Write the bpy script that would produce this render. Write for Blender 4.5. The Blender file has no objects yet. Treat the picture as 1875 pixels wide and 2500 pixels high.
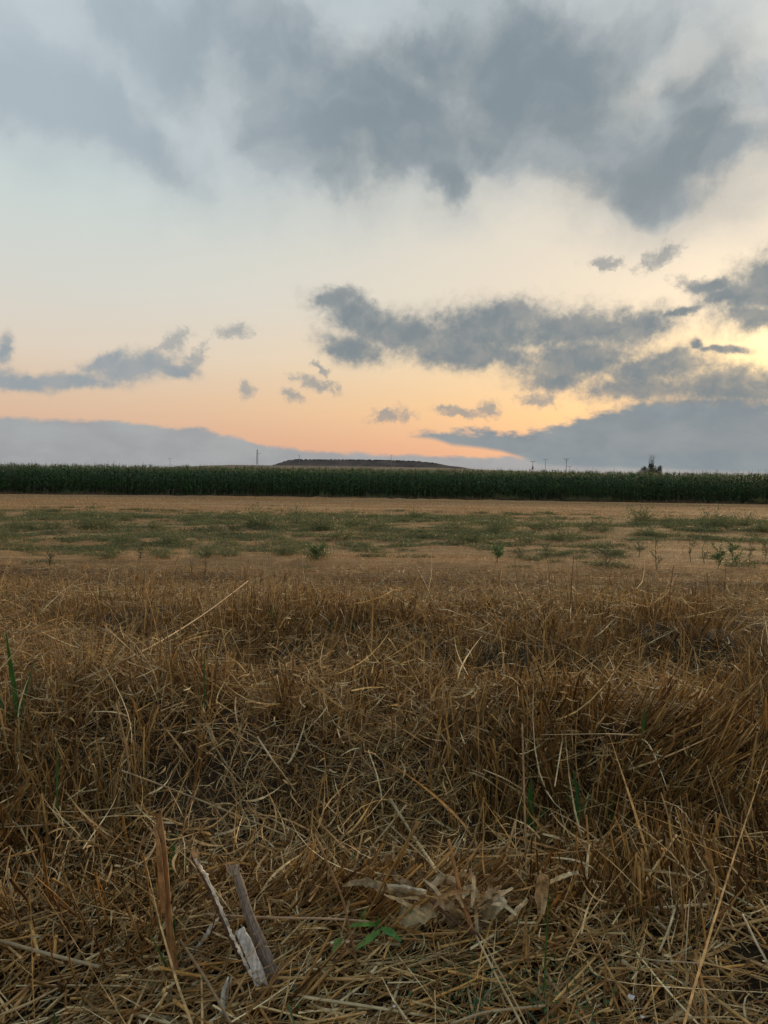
import bpy, math, random
import numpy as np
from mathutils import Vector, Matrix, Euler

SC = bpy.context.scene
COL = SC.collection
R = math.radians
rng = np.random.default_rng(11)
random.seed(5)

# ------------------------------------------------------------------ camera
W0, H0, FPX = 1875.0, 2500.0, 1805.0       # frame of the photograph and its focal length in those pixels
CAM_Z, PITCH, ROLL = 1.0, -2.51, 0.76
cam_d = bpy.data.cameras.new("camera")
cam_d.sensor_width = 36.0
cam_d.lens = 26.0
cam_d.clip_start = 0.05
cam_d.clip_end = 30000
cam = bpy.data.objects.new("camera", cam_d)
COL.objects.link(cam)
cam.location = (0, 0, CAM_Z)
ROT = Euler((R(90 + PITCH), 0, 0), 'XYZ').to_matrix() @ Matrix.Rotation(R(ROLL), 3, 'Z')
cam.rotation_euler = ROT.to_euler()
SC.camera = cam

def ray(px, py):
    return ROT @ Vector(((px - W0 / 2) / FPX, -(py - H0 / 2) / FPX, -1.0))

def on_z(px, py, z):
    """point where the sight line meets height z"""
    d = ray(px, py)
    t = (z - CAM_Z) / d.z
    return Vector((d.x * t, d.y * t, z))

def at_y(px, py, y):
    d = ray(px, py)
    t = y / d.y
    return Vector((d.x * t, y, CAM_Z + d.z * t))

def azel(px, py):
    d = ray(px, py)
    return math.degrees(math.atan2(d.x, d.y)), math.degrees(math.atan2(d.z, math.hypot(d.x, d.y)))

# ------------------------------------------------------------------ light: hazy low sun ahead and to the right, evening sky
SUN_AZ, SUN_EL = 29.0, 8.5
SC.view_settings.view_transform = 'Standard'
SC.view_settings.look = 'None'
SC.view_settings.exposure = 0.0
SC.view_settings.gamma = 1.0
SC.cycles.max_bounces = 5
SC.cycles.diffuse_bounces = 2
sun_d = bpy.data.lights.new("sun", 'SUN')
sun_d.energy = 2.8
sun_d.angle = R(11)
sun_d.color = (1.0, 0.72, 0.42)
sun = bpy.data.objects.new("sun", sun_d)
COL.objects.link(sun)
sdir = Vector((math.sin(R(SUN_AZ)) * math.cos(R(SUN_EL)), math.cos(R(SUN_AZ)) * math.cos(R(SUN_EL)), math.sin(R(SUN_EL))))
sun.rotation_euler = sdir.to_track_quat('Z', 'Y').to_euler()

def lin(r, g, b):
    f = lambda c: (c / 255 / 12.92) if c / 255 <= 0.04045 else ((c / 255 + 0.055) / 1.055) ** 2.4
    return (f(r), f(g), f(b))

world = bpy.data.worlds.new("World")
SC.world = world
world.use_nodes = True
NT = world.node_tree
NT.nodes.clear()

class G:
    """small helper to write node graphs as expressions"""
    def __init__(s, nt): s.nt = nt
    def n(s, typ, **kw):
        x = s.nt.nodes.new(typ)
        for k, v in kw.items(): setattr(x, k, v)
        return x
    def put(s, sock, v):
        if v is None: return
        if hasattr(v, 'is_linked') or hasattr(v, 'node'): s.nt.links.new(v, sock)
        else:
            if hasattr(sock.default_value, '__len__') and not hasattr(v, '__len__'): v = (v, v, v)
            if sock.type == 'RGBA' and len(v) == 3: v = (*v, 1)
            sock.default_value = v
    def m(s, op, a, b=None, c=None, clamp=False):
        x = s.n('ShaderNodeMath', operation=op, use_clamp=clamp)
        for i, v in enumerate((a, b, c)): s.put(x.inputs[i], v)
        return x.outputs[0]
    def v(s, op, a, b=None, scale=None):
        x = s.n('ShaderNodeVectorMath', operation=op)
        s.put(x.inputs[0], a); s.put(x.inputs[1], b)
        if scale is not None: s.put(x.inputs['Scale'], scale)
        return x.outputs['Value'] if op in ('LENGTH', 'DOT_PRODUCT', 'DISTANCE') else x.outputs['Vector']
    def step(s, x, lo, hi, a=0.0, b=1.0, smooth=True):
        q = s.n('ShaderNodeMapRange', interpolation_type='SMOOTHSTEP' if smooth else 'LINEAR')
        for k, val in (('Value', x), ('From Min', lo), ('From Max', hi), ('To Min', a), ('To Max', b)): s.put(q.inputs[k], val)
        return q.outputs['Result']
    def mix(s, f, a, b):
        q = s.n('ShaderNodeMix', data_type='RGBA')
        s.put(q.inputs['Factor'], f)
        s.put(q.inputs[6], a); s.put(q.inputs[7], b)
        return q.outputs[2]
    def noise(s, vec, scale, detail=4, rough=0.55, lac=2.0, dist=0.0):
        q = s.n('ShaderNodeTexNoise')
        q.inputs['Scale'].default_value = scale; q.inputs['Detail'].default_value = detail
        q.inputs['Roughness'].default_value = rough; q.inputs['Lacunarity'].default_value = lac
        q.inputs['Distortion'].default_value = dist
        s.put(q.inputs['Vector'], vec)
        return q
    def ramp(s, f, stops, interp='LINEAR'):
        q = s.n('ShaderNodeValToRGB')
        cr = q.color_ramp
        cr.interpolation = interp
        while len(cr.elements) < len(stops): cr.elements.new(0.5)
        for e, (p, c) in zip(cr.elements, stops): e.position = p; e.color = (*c, 1)
        s.put(q.inputs[0], f)
        return q.outputs[0]

g = G(NT)
tc = g.n('ShaderNodeTexCoord')
dirv = g.v('NORMALIZE', tc.outputs['Generated'])
sep = g.n('ShaderNodeSeparateXYZ'); NT.links.new(dirv, sep.inputs[0])
DEG = 180 / math.pi
az = g.m('MULTIPLY', g.m('ARCTAN2', sep.outputs[0], sep.outputs[1]), DEG)
el = g.m('MULTIPLY', g.m('ARCSINE', sep.outputs[2]), DEG)
cmb = g.n('ShaderNodeCombineXYZ'); g.put(cmb.inputs[0], az); g.put(cmb.inputs[1], el)
P = cmb.outputs[0]                                  # direction as (azimuth, elevation) in degrees

# clear air: hand-set colour ramps with a little physical sky mixed in; evening glow low down, strongest round the sun
sky = g.n('ShaderNodeTexSky', sky_type='NISHITA', sun_disc=False)
sky.sun_elevation = R(SUN_EL); sky.sun_rotation = R(SUN_AZ)
sky.altitude = 30; sky.air_density = 1.0; sky.dust_density = 2.0; sky.ozone_density = 1.0
e01 = g.m('DIVIDE', el, 45.0, clamp=True)
away = g.ramp(e01, [(0.0, lin(214, 168, 146)), (0.06, lin(222, 178, 152)), (0.13, lin(226, 196, 168)), (0.20, lin(227, 212, 194)),
                    (0.30, lin(219, 218, 209)), (0.42, lin(208, 218, 214)), (0.55, lin(203, 216, 219)), (0.72, lin(182, 201, 214)), (1.0, lin(158, 180, 200))])
near = g.ramp(e01, [(0.0, lin(226, 158, 132)), (0.05, lin(235, 172, 136)), (0.11, lin(253, 199, 140)), (0.19, lin(250, 215, 164)),
                    (0.28, lin(239, 221, 196)), (0.40, lin(233, 221, 203)), (0.55, lin(226, 221, 208)), (0.72, lin(206, 214, 216)), (1.0, lin(170, 188, 204))])
sunward = g.step(g.m('ABSOLUTE', g.m('SUBTRACT', az, 24.0)), 0.0, 52.0, 1.0, 0.0)
grad = g.mix(sunward, away, near)
dsun = g.v('DOT_PRODUCT', dirv, tuple(sdir))
glow = g.m('POWER', g.m('MAXIMUM', dsun, 0.0), 420.0)
glow2 = g.m('POWER', g.m('MAXIMUM', dsun, 0.0), 30.0)
grad = g.v('ADD', grad, g.v('SCALE', (1.0, 0.78, 0.30), None, g.m('MULTIPLY', glow, 0.4)))
grad = g.v('ADD', grad, g.v('SCALE', (1.0, 0.75, 0.4), None, g.m('MULTIPLY', glow2, 0.0)))
clear = g.mix(0.08, grad, g.v('SCALE', sky.outputs[0], None, 0.10))

def warp(vec, scale, amp, detail=5, rough=0.6, sx=1.0, sy=1.0):
    n = g.noise(g.v('MULTIPLY', vec, (sx, sy, 1)), scale, detail, rough)
    o = g.v('SUBTRACT', n.outputs['Color'], (0.5, 0.5, 0.5))
    return g.v('ADD', vec, g.v('MULTIPLY', o, (amp * 1.4, amp, 0)))

def blobs(vec, items, k=0.25):
    """smooth union of ellipses; value 0 in the middle of one, 1 on its rim"""
    cur = None
    for j_, (cx, cy, rx, ry, rot) in enumerate(items):
        if j_ and j_ % 5 == 0:          # chain the groups so that only a few values are alive at once
            vec = g.v('ADD', vec, g.v('SCALE', (1e-6, 0, 0), None, cur))
        a, e = azel(cx, cy)
        a2, e2 = azel(cx + 10, cy); a3, e3 = azel(cx, cy - 10)
        fx, fy = math.hypot(a2 - a, e2 - e) / 10, math.hypot(a3 - a, e3 - e) / 10
        mp = g.n('ShaderNodeMapping', vector_type='TEXTURE')
        mp.inputs['Location'].default_value = (a, e, 0)
        mp.inputs['Rotation'].default_value = (0, 0, R(-rot))
        mp.inputs['Scale'].default_value = (rx * fx, ry * fy, 1)
        NT.links.new(vec, mp.inputs[0])
        L = g.v('LENGTH', mp.outputs[0])
        cur = L if cur is None else g.m('SMOOTH_MIN', cur, L, k)
    return cur

# thin high veil and the large soft deck overhead
Pw = warp(warp(P, 0.05, 5.0, 2), 0.16, 4.6, 6, 0.62)
upper = blobs(Pw, [
    (-60, 130, 420, 200, 5), (180, 240, 460, 200, 12), (370, 380, 250, 130, 18), (160, 60, 500, 220, 8), (430, 260, 300, 230, 25),
    (620, 130, 320, 300, 20), (820, 250, 360, 280, -5), (720, 390, 270, 130, 8), (1010, 200, 240, 280, 5), (1000, 370, 190, 150, 0),
    (1110, 460, 110, 110, 10), (1300, 160, 330, 300, 0), (1300, 330, 330, 170, 5), (1180, 380, 160, 90, 0), (1540, 410, 260, 170, 12),
    (1600, 480, 230, 130, 5), (1660, 260, 240, 260, -20), (1740, 400, 150, 80, -20), (1600, 90, 240, 170, -10), (1860, 260, 100, 170, 0)], 0.55)
nU = g.noise(P, 0.12, 7, 0.58).outputs['Fac']
everywhere = g.step(nU, 0.36, 0.62, 1.6, 0.6)
outside = g.m('MAXIMUM', g.step(el, 31.0, 42.0), g.step(g.m('ABSOLUTE', az), 33.0, 50.0))
outside = g.m('MULTIPLY', outside, g.step(el, 4, 14))
fieldU = g.n('ShaderNodeMix', data_type='FLOAT')
g.put(fieldU.inputs[0], outside); g.put(fieldU.inputs[2], upper); g.put(fieldU.inputs[3], everywhere)
nBig = g.noise(g.v('ADD', Pw, (37, 11, 0)), 0.10, 4, 0.5).outputs['Fac']
cores = g.step(blobs(g.v('ADD', Pw, g.v('SCALE', (1e-6, 0, 0), None, upper)), [(1590, 430, 290, 170, 8), (1380, 210, 260, 230, 0), (1180, 100, 230, 170, 0), (1060, 280, 230, 150, 10), (820, 320, 280, 150, 8), (640, 150, 220, 160, 25), (1660, 360, 130, 90, -10),
    (1100, 450, 100, 70, 0), (1700, 200, 120, 120, -20), (60, 230, 400, 150, 14), (300, 360, 220, 80, 20), (380, 120, 230, 190, 20)], 0.7), 1.9, 0.0)
gaps = g.step(blobs(g.v('ADD', Pw, g.v('SCALE', (1e-6, 0, 0), None, cores)), [(930, 10, 90, 90, 0), (1890, 40, 130, 130, 0), (1680, 170, 90, 110, -40), (1290, 540, 110, 60, 0),
    (350, 250, 80, 160, -30)], 0.5), 1.8, 0.0)
nMid = g.noise(g.v('ADD', Pw, (7, 51, 0)), 0.30, 5, 0.5).outputs['Fac']
fU = g.m('ADD', g.m('ADD', fieldU.outputs[0], g.m('MULTIPLY', gaps, 0.27)), g.m('MULTIPLY', g.m('SUBTRACT', nU, 0.5), -1.15))
aU = g.m('MAXIMUM', g.step(fU, 1.1, 0.35), g.m('MULTIPLY', g.step(fU, 1.6, 0.6), 0.5))
tU = g.step(fU, 0.9, 0.0)
leftness = g.step(az, -26.0, 2.0)
darkU = g.mix(leftness, lin(170, 182, 190), lin(126, 140, 149))
liteU = g.mix(leftness, lin(194, 205, 210), lin(188, 194, 196))
cU = g.mix(g.step(g.m('ADD', g.m('ADD', g.m('MULTIPLY', nBig, 0.9), g.m('MULTIPLY', nMid, 0.8)), g.m('MULTIPLY', cores, 0.85)), 0.85, 1.72), liteU, darkU)
lowU = g.step(el, 24.0, 15.0)
cU = g.mix(g.m('MULTIPLY', lowU, 0.2), cU, lin(158, 160, 158))
c1 = g.mix(g.m('MULTIPLY', aU, 0.94), clear, cU)

# ragged mid level clouds
Pm = warp(warp(g.v('ADD', P, g.v('SCALE', (1e-6, 0, 0), None, cores)), 0.16, 1.4, 2), 0.42, 1.6, 6, 0.64)
mid = blobs(Pm, [
    (810, 735, 70, 30, -10), (870, 775, 130, 52, 20), (860, 850, 105, 46, 10), (980, 815, 190, 62, 8), (1180, 805, 230, 84, -4), (1240, 765, 130, 50, 0), (1400, 805, 220, 66, 4),
    (1150, 865, 240, 46, 3), (1400, 885, 190, 70, -8), (1540, 800, 150, 52, -6), (1660, 762, 90, 16, -8), (1370, 930, 110, 30, -5),
    (1865, 690, 180, 92, -35), (1790, 715, 100, 38, -10), (1850, 770, 100, 40, 0), (1740, 700, 60, 22, -10),
    (1770, 855, 85, 17, 3), (1700, 845, 30, 20, 0), (1580, 905, 190, 54, -4), (1780, 945, 280, 66, 3), (1560, 950, 180, 40, 0), (1700, 1000, 250, 40, 0), (1640, 880, 80, 18, 0),
    (330, 895, 140, 44, -8), (420, 908, 70, 24, 10), (140, 925, 200, 24, -2), (20, 935, 130, 22, 0), (260, 880, 80, 24, -25),
    (5, 860, 28, 44, 0)], 0.3)
nM = g.noise(P, 0.75, 8, 0.62).outputs['Fac']
fM = g.m('ADD', g.m('ADD', mid, g.m('MULTIPLY', g.m('SUBTRACT', g.noise(P, 2.2, 5, 0.6).outputs['Fac'], 0.5), 0.5)), g.m('MULTIPLY', g.m('SUBTRACT', nM, 0.5), -0.85))
aM = g.step(fM, 1.38, 0.5)
tM = g.step(fM, 1.25, 0.3)
darkM = g.mix(g.step(az, -20, 0), lin(150, 160, 166), lin(125, 136, 142))
edgeM = g.mix(0.62, lin(168, 166, 160), clear)
nTone = g.noise(g.v('ADD', Pm, (3, 9, 0)), 0.5, 5, 0.55).outputs['Fac']
tM = g.m('MULTIPLY', tM, g.step(nTone, 0.3, 0.62, 0.8, 1.0))
cM = g.mix(tM, edgeM, darkM)
c2 = g.mix(g.m('MULTIPLY', aM, 0.97), c1, cM)
# small torn scraps of cloud
Ps = warp(g.v('ADD', P, g.v('SCALE', (1e-6, 0, 0), None, aM)), 0.9, 1.5, 6, 0.66)
bits = blobs(Ps, [(420, 835, 52, 22, -35), (475, 880, 50, 20, -50), (572, 808, 46, 21, -4), (602, 952, 22, 20, 0), (712, 966, 34, 16, 20), (775, 938, 60, 18, 15),
    (780, 900, 30, 12, 40), (955, 1015, 54, 20, -5), (1130, 1008, 70, 13, 8), (1192, 1000, 34, 22, -10), (1315, 980, 48, 19, 8), (1478, 645, 48, 17, 5), (1610, 630, 60, 26, -20), (1700, 700, 60, 22, 20), (1090, 996, 26, 10, 0),
    (850, 720, 60, 20, 10)], 0.2)
nS = g.noise(Ps, 1.5, 7, 0.66).outputs['Fac']
fS = g.m('ADD', bits, g.m('MULTIPLY', g.m('SUBTRACT', nS, 0.5), -2.4))
aS = g.step(fS, 1.35, 0.25)
c2 = g.mix(g.m('MULTIPLY', aS, 0.75), c2, g.mix(g.step(az, -20, 0), lin(158, 163, 165), lin(140, 147, 150)))

# low banks along the horizon, their top edges as a curve over the azimuth
def bank(pts, colour, soft, amp, scale, base):
    fc = g.n('ShaderNodeFloatCurve')
    cv = fc.mapping.curves[0]
    qs = sorted(((azel(x, y)[0] + 60) / 120, azel(x, y)[1] / 12.0) for x, y in pts)
    while len(cv.points) < len(qs): cv.points.new(0.5, 0.5)
    for p_, q_ in zip(cv.points, qs): p_.location = q_; p_.handle_type = 'VECTOR'
    fc.mapping.update()
    g.put(fc.inputs['Value'], g.m('DIVIDE', g.m('ADD', az, 60.0), 120.0))
    top = g.m('MULTIPLY', fc.outputs[0], 12.0)
    n = g.noise(g.v('MULTIPLY', P, (1, 2.0, 1)), scale, 7, 0.6).outputs['Fac']
    f = g.m('ADD', g.m('SUBTRACT', top, el), g.m('MULTIPLY', g.m('SUBTRACT', n, 0.5), amp))
    return g.m('MULTIPLY', g.step(f, -soft, soft), base)

nl = g.noise(g.v('MULTIPLY', P, (1, 1.8, 1)), 0.22, 5, 0.55).outputs['Fac']
bl = bank([(-1400, 1010), (-500, 1000), (0, 1022), (260, 1028), (400, 1040), (500, 1050), (570, 1066), (640, 1086), (760, 1102), (930, 1110), (1100, 1115),
           (1300, 1117), (1875, 1100), (2600, 1100)], None, 0.2, 1.0, 0.6, 0.9)
cL = g.mix(g.step(nl, 0.35, 0.65), lin(160, 169, 172), lin(150, 158, 163))
c3 = g.mix(bl, c2, cL)
br = bank([(-1400, 1190), (900, 1190), (1000, 1062), (1080, 1056), (1160, 1052), (1260, 1058), (1350, 1044), (1420, 1022), (1500, 1000), (1600, 985), (1720, 985),
           (1800, 985), (1875, 990), (2300, 970), (2800, 1000)], None, 0.42, 2.4, 0.7, 0.98)
# the bank's lower edge leaves a glowing slit above the hill
fc = g.n('ShaderNodeFloatCurve'); cv = fc.mapping.curves[0]
qs = sorted(((azel(x, y)[0] + 60) / 120, max(0.0, azel(x, y)[1] / 12.0)) for x, y in [(-1400, 1000), (940, 1052), (1000, 1064), (1060, 1072), (1100, 1086), (1180, 1095), (1230, 1103), (1262, 1113), (1320, 1135), (3300, 1260)])
while len(cv.points) < len(qs): cv.points.new(0.5, 0.5)
for p_, q_ in zip(cv.points, qs): p_.location = q_; p_.handle_type = 'VECTOR'
fc.mapping.update()
g.put(fc.inputs['Value'], g.m('DIVIDE', g.m('ADD', az, 60.0), 120.0))
slit = g.step(g.m('ADD', g.m('SUBTRACT', el, g.m('MULTIPLY', fc.outputs[0], 12.0)), g.m('MULTIPLY', g.m('SUBTRACT', nl, 0.5), 0.35)), -0.22, 0.22)
cR = g.mix(g.step(g.m('ADD', nl, g.m('MULTIPLY', el, 0.02)), 0.35, 0.75), lin(147, 155, 158), lin(134, 144, 150))
c4 = g.mix(g.m('MULTIPLY', br, slit), c3, cR)
# below the horizon the world is plain dull earth colour
c5 = g.mix(g.step(el, -0.6, 0.0), lin(110, 95, 75), c4)
bg = g.n('ShaderNodeBackground')
g.put(bg.inputs['Color'], g.v('SCALE', c5, None, 10.0))
bg.inputs['Strength'].default_value = 0.1
wo = g.n('ShaderNodeOutputWorld')
NT.links.new(bg.outputs[0], wo.inputs['Surface'])
world.cycles.sampling_method = 'MANUAL'
world.cycles.sample_map_resolution = 512

# ------------------------------------------------------------------ helpers
def vnoise(x, y, s=0):
    """value noise on arrays, 0..1"""
    x = np.asarray(x, float); y = np.asarray(y, float)
    xi = np.floor(x).astype(np.int64); yi = np.floor(y).astype(np.int64)
    fx = x - xi; fy = y - yi
    fx = fx * fx * (3 - 2 * fx); fy = fy * fy * (3 - 2 * fy)
    def h(a, b):
        n = (a * 374761393 + b * 668265263 + s * 974711) & 0x7fffffff
        n = ((n ^ (n >> 13)) * 1274126177) & 0x7fffffff
        return ((n ^ (n >> 16)) & 0xffff) / 65535.0
    return (h(xi, yi) * (1 - fx) + h(xi + 1, yi) * fx) * (1 - fy) + (h(xi, yi + 1) * (1 - fx) + h(xi + 1, yi + 1) * fx) * fy

def sstep(a, b, x):
    t = np.clip((np.asarray(x, float) - a) / (b - a), 0, 1)
    return t * t * (3 - 2 * t)

FIELD_Z = -0.5
def gz(x, y):
    """height of the ground"""
    x = np.asarray(x, float); y = np.asarray(y, float)
    near = 1 - sstep(4.5, 9.2, y + 0.5 * (vnoise(x * 0.4, y * 0.2, 3) - 0.5))
    lumps = (vnoise(x * 1.2, y * 1.5, 5) - 0.5) * 0.34 + (vnoise(x * 4, y * 4, 6) - 0.5) * 0.07 + (vnoise(x * 0.45, y * 0.45, 8) - 0.5) * 0.12
    lumps = lumps * sstep(0.9, 2.0, y)
    mid = (vnoise(x * 0.8, y * 2.0, 7) - 0.5) * 0.06 * (1 - sstep(20, 60, y)) + 0.02 * np.sin(y * 2.4 + 0.1 * x) * (1 - sstep(18, 50, y))
    clod = np.exp(-((y - 55.6 - 0.02 * x) / 0.5) ** 2) * (0.10 + 0.12 * vnoise(x * 1.8, y, 9))
    return FIELD_Z * (1 - near) + near * lumps + (1 - near) * mid + clod

def mesh_np(name, V, F, mat, col=None, parent=None, smooth=False, link=True):
    """V (n,3), F (m,4) quads -> mesh object"""
    V = np.ascontiguousarray(V, np.float32); F = np.ascontiguousarray(F, np.int32)
    me = bpy.data.meshes.new(name)
    me.vertices.add(len(V)); me.vertices.foreach_set('co', V.ravel())
    k = F.shape[1]
    me.loops.add(F.size); me.loops.foreach_set('vertex_index', F.ravel())
    me.polygons.add(len(F)); me.polygons.foreach_set('loop_start', np.arange(0, F.size, k, dtype=np.int32))
    me.polygons.foreach_set('use_smooth', np.full(len(F), smooth))
    if col is not None:
        a = me.color_attributes.new('col', 'FLOAT_COLOR', 'POINT')
        c = np.ones((len(V), 4), np.float32); c[:, :3] = col
        a.data.foreach_set('color', c.ravel())
    me.update(calc_edges=True)
    me.materials.append(mat)
    o = bpy.data.objects.new(name, me)
    if link: COL.objects.link(o)
    if parent is not None: o.parent = parent
    return o

class Buf:
    """collects pieces for one mesh"""
    def __init__(s): s.V = []; s.F = []; s.C = []; s.n = 0
    def add(s, V, F, C):
        V = np.asarray(V, float).reshape(-1, 3)
        C = np.asarray(C, float)
        if C.ndim == 1: C = np.tile(C, (len(V), 1))
        s.V.append(V); s.F.append(np.asarray(F) + s.n); s.C.append(C); s.n += len(V)
        return s
    def arr(s): return np.concatenate(s.V), np.concatenate(s.F), np.concatenate(s.C)
    def obj(s, name, mat, parent=None, smooth=False, link=True):
        V, F, C = s.arr()
        return mesh_np(name, V, F, mat, C, parent, smooth, link)

def norm(a): return a / np.maximum(np.linalg.norm(a, axis=-1, keepdims=True), 1e-9)

def tubes(base, d, L, r0, r1, bend, cols, S=3, K=4):
    """N straws: straight direction d, bent sideways by vector bend at the tip"""
    N = len(base)
    t = np.linspace(0, 1, S + 1)[None, :, None]
    cen = base[:, None, :] + d[:, None, :] * L[:, None, None] * t + bend[:, None, :] * t ** 2
    ref = np.where(np.abs(d[:, 2:3]) > 0.9, np.array([[1.0, 0, 0]]), np.array([[0, 0, 1.0]]))
    u = norm(np.cross(d, ref)); w = np.cross(d, u)
    ang = np.arange(K) / K * 2 * np.pi
    ring = u[:, None, :] * np.cos(ang)[None, :, None] + w[:, None, :] * np.sin(ang)[None, :, None]
    rad = (r0[:, None] * (1 - t[..., 0]) + r1[:, None] * t[..., 0])
    V = cen[:, :, None, :] + ring[:, None, :, :] * rad[:, :, None, None]
    i = np.arange(N)[:, None, None] * (S + 1) * K
    s_ = np.arange(S)[None, :, None] * K
    k_ = np.arange(K)[None, None, :]; k2 = (k_ + 1) % K
    F = np.stack([i + s_ + k_, i + s_ + k2, i + s_ + K + k2, i + s_ + K + k_], -1).reshape(-1, 4)
    C = np.repeat(cols, (S + 1) * K, 0)
    return V.reshape(-1, 3), F, C

def ribbons(base, d, L, w, bend, twist, cols, S=5, taper=0.8, side=None, bend2=None):
    """N curved blades"""
    N = len(base)
    t = np.linspace(0, 1, S + 1)
    cen = base[:, None, :] + d[:, None, :] * (L[:, None, None] * t[None, :, None]) + bend[:, None, :] * (t ** 2)[None, :, None]
    if bend2 is not None: cen = cen + bend2[:, None, :] * (t ** 3)[None, :, None]
    if side is None:
        rv = norm(rng.normal(size=(N, 3))); side = norm(np.cross(d, rv))
    nrm = np.cross(d, side)
    a = twist[:, None] * t[None, :]
    sv = side[:, None, :] * np.cos(a)[..., None] + nrm[:, None, :] * np.sin(a)[..., None]
    prof = (0.55 + 0.45 * np.sin(np.clip(t * 2.2, 0, 1.57))) * (1 - taper * t ** 2.2)
    hw = 0.5 * w[:, None] * prof[None, :]
    V = np.stack([cen - sv * hw[..., None], cen + sv * hw[..., None]], 2)
    i = np.arange(N)[:, None] * (S + 1) * 2; s_ = np.arange(S)[None, :] * 2
    F = np.stack([i + s_, i + s_ + 1, i + s_ + 3, i + s_ + 2], -1).reshape(-1, 4)
    return V.reshape(-1, 3), F, np.repeat(cols, (S + 1) * 2, 0)

def tag(o, label=None, cat=None, group=None, kind=None):
    if label: o['label'] = label
    if cat: o['category'] = cat
    if group: o['group'] = group
    if kind: o['kind'] = kind
    return o

def empty(name, loc=(0, 0, 0)):
    o = bpy.data.objects.new(name, None); COL.objects.link(o); o.location = loc
    o.empty_display_size = 0.1
    return o

def path_tube(pts, radii, K=8, col=(0.3, 0.2, 0.1), ridge=0.0, buf=None, flat=1.0, cap=True):
    """tube along a polyline; ridge gives uneven fluted sides"""
    pts = np.asarray(pts, float); n = len(pts)
    T = norm(np.gradient(pts, axis=0))
    ref = np.array([0, -1.0, 0.0]) if abs(T[0][1]) < 0.8 else np.array([1.0, 0, 0])
    rings = []
    for i in range(n):
        u = norm(np.cross(T[i], ref)); w = np.cross(T[i], u)
        for k in range(K):
            a = k / K * 2 * math.pi
            r = radii[i] * (1 + ridge * (math.sin(k * 7.3) * 0.6 + math.sin(k * 3.1 + i * 0.35) * 0.4))
            rings.append(pts[i] + (u * math.cos(a) + w * math.sin(a) * flat) * r)
    F = [[i * K + k, i * K + (k + 1) % K, (i + 1) * K + (k + 1) % K, (i + 1) * K + k] for i in range(n - 1) for k in range(K)]
    V = np.array(rings)
    if cap:
        for i, s_ in ((0, 1), (n - 1, -1)):
            c = len(V); V = np.vstack([V, pts[i]])
            for k in range(0, K, 2):
                F.append([i * K + k, c, i * K + (k + 2) % K, i * K + (k + 1) % K])
    b = buf or Buf()
    b.add(V, F, col)
    return b

# ------------------------------------------------------------------ materials
def new_mat(name):
    m = bpy.data.materials.new(name); m.use_nodes = True; m.node_tree.nodes.clear()
    return m, G(m.node_tree)

def finish(m, h, shader):
    o = h.n('ShaderNodeOutputMaterial'); m.node_tree.links.new(shader, o.inputs['Surface'])

def plant_mat(name, rough=0.65, trans=0.2, vary=0.35, scale=60.0, spec=0.25, stretch=(1, 1, 1)):
    m, h = new_mat(name)
    at = h.n('ShaderNodeAttribute', attribute_name='col')
    geo = h.n('ShaderNodeNewGeometry')
    n = h.noise(h.v('MULTIPLY', geo.outputs['Position'], stretch), scale, 3, 0.6).outputs['Fac']
    f = h.step(n, 0.3, 0.7, 1 - vary, 1 + vary, smooth=False)
    c = h.v('SCALE', at.outputs['Color'], None, f)
    p = h.n('ShaderNodeBsdfPrincipled')
    h.put(p.inputs['Base Color'], c); p.inputs['Roughness'].default_value = rough
    p.inputs['Specular IOR Level'].default_value = spec
    out = p.outputs[0]
    if trans:
        tr = h.n('ShaderNodeBsdfTranslucent'); h.put(tr.inputs[0], c)
        mx = h.n('ShaderNodeMixShader'); mx.inputs[0].default_value = trans
        m.node_tree.links.new(p.outputs[0], mx.inputs[1]); m.node_tree.links.new(tr.outputs[0], mx.inputs[2])
        out = mx.outputs[0]
    finish(m, h, out)
    return m

M_straw = plant_mat('dry_straw', 0.55, 0.12, 0.3, 45)
M_leaf = plant_mat('dry_leaf', 0.65, 0.2, 0.55, 55)
M_green = plant_mat('green_leaf', 0.5, 0.3, 0.2, 30)
M_corn = plant_mat('corn_leaf', 0.5, 0.18, 0.35, 3)
M_wood = plant_mat('weathered_stalk', 0.75, 0.0, 0.45, 70, 0.2, (3, 3, 0.6))
M_scrub = plant_mat('scrub', 0.8, 0.0, 0.4, 0.4)

# the ground: soil under straw near the camera, mown stubble further off
m_ground, h = new_mat('field_ground')
geo = h.n('ShaderNodeNewGeometry')
pos = geo.outputs['Position']
sp = h.n('ShaderNodeSeparateXYZ'); m_ground.node_tree.links.new(pos, sp.inputs[0])
Y = sp.outputs[1]
streak = h.noise(h.v('MULTIPLY', pos, (0.10, 0.9, 1)), 1.0, 6, 0.62).outputs['Fac']
fine = h.noise(h.v('MULTIPLY', pos, (3.0, 9.0, 3)), 1.0, 5, 0.7).outputs['Fac']
patch = h.noise(h.v('MULTIPLY', pos, (0.12, 0.25, 1)), 1.0, 4, 0.55).outputs['Fac']
straw_c = h.mix(h.step(streak, 0.35, 0.68), (0.25, 0.145, 0.065), (0.46, 0.285, 0.135))
straw_c = h.mix(h.step(patch, 0.45, 0.7, 0, 0.6), straw_c, (0.42, 0.215, 0.075))
weedy = h.m('MULTIPLY', h.step(Y, 15, 20), h.step(Y, 36, 29))
straw_c = h.mix(h.m('MULTIPLY', weedy, h.step(h.m('ADD', patch, h.m('MULTIPLY', streak, 0.5)), 0.6, 0.95, 0.15, 0.8)), straw_c, (0.20, 0.145, 0.062))
straw_c = h.v('SCALE', straw_c, None, h.step(fine, 0.3, 0.7, 0.62, 1.25, smooth=False))
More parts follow.
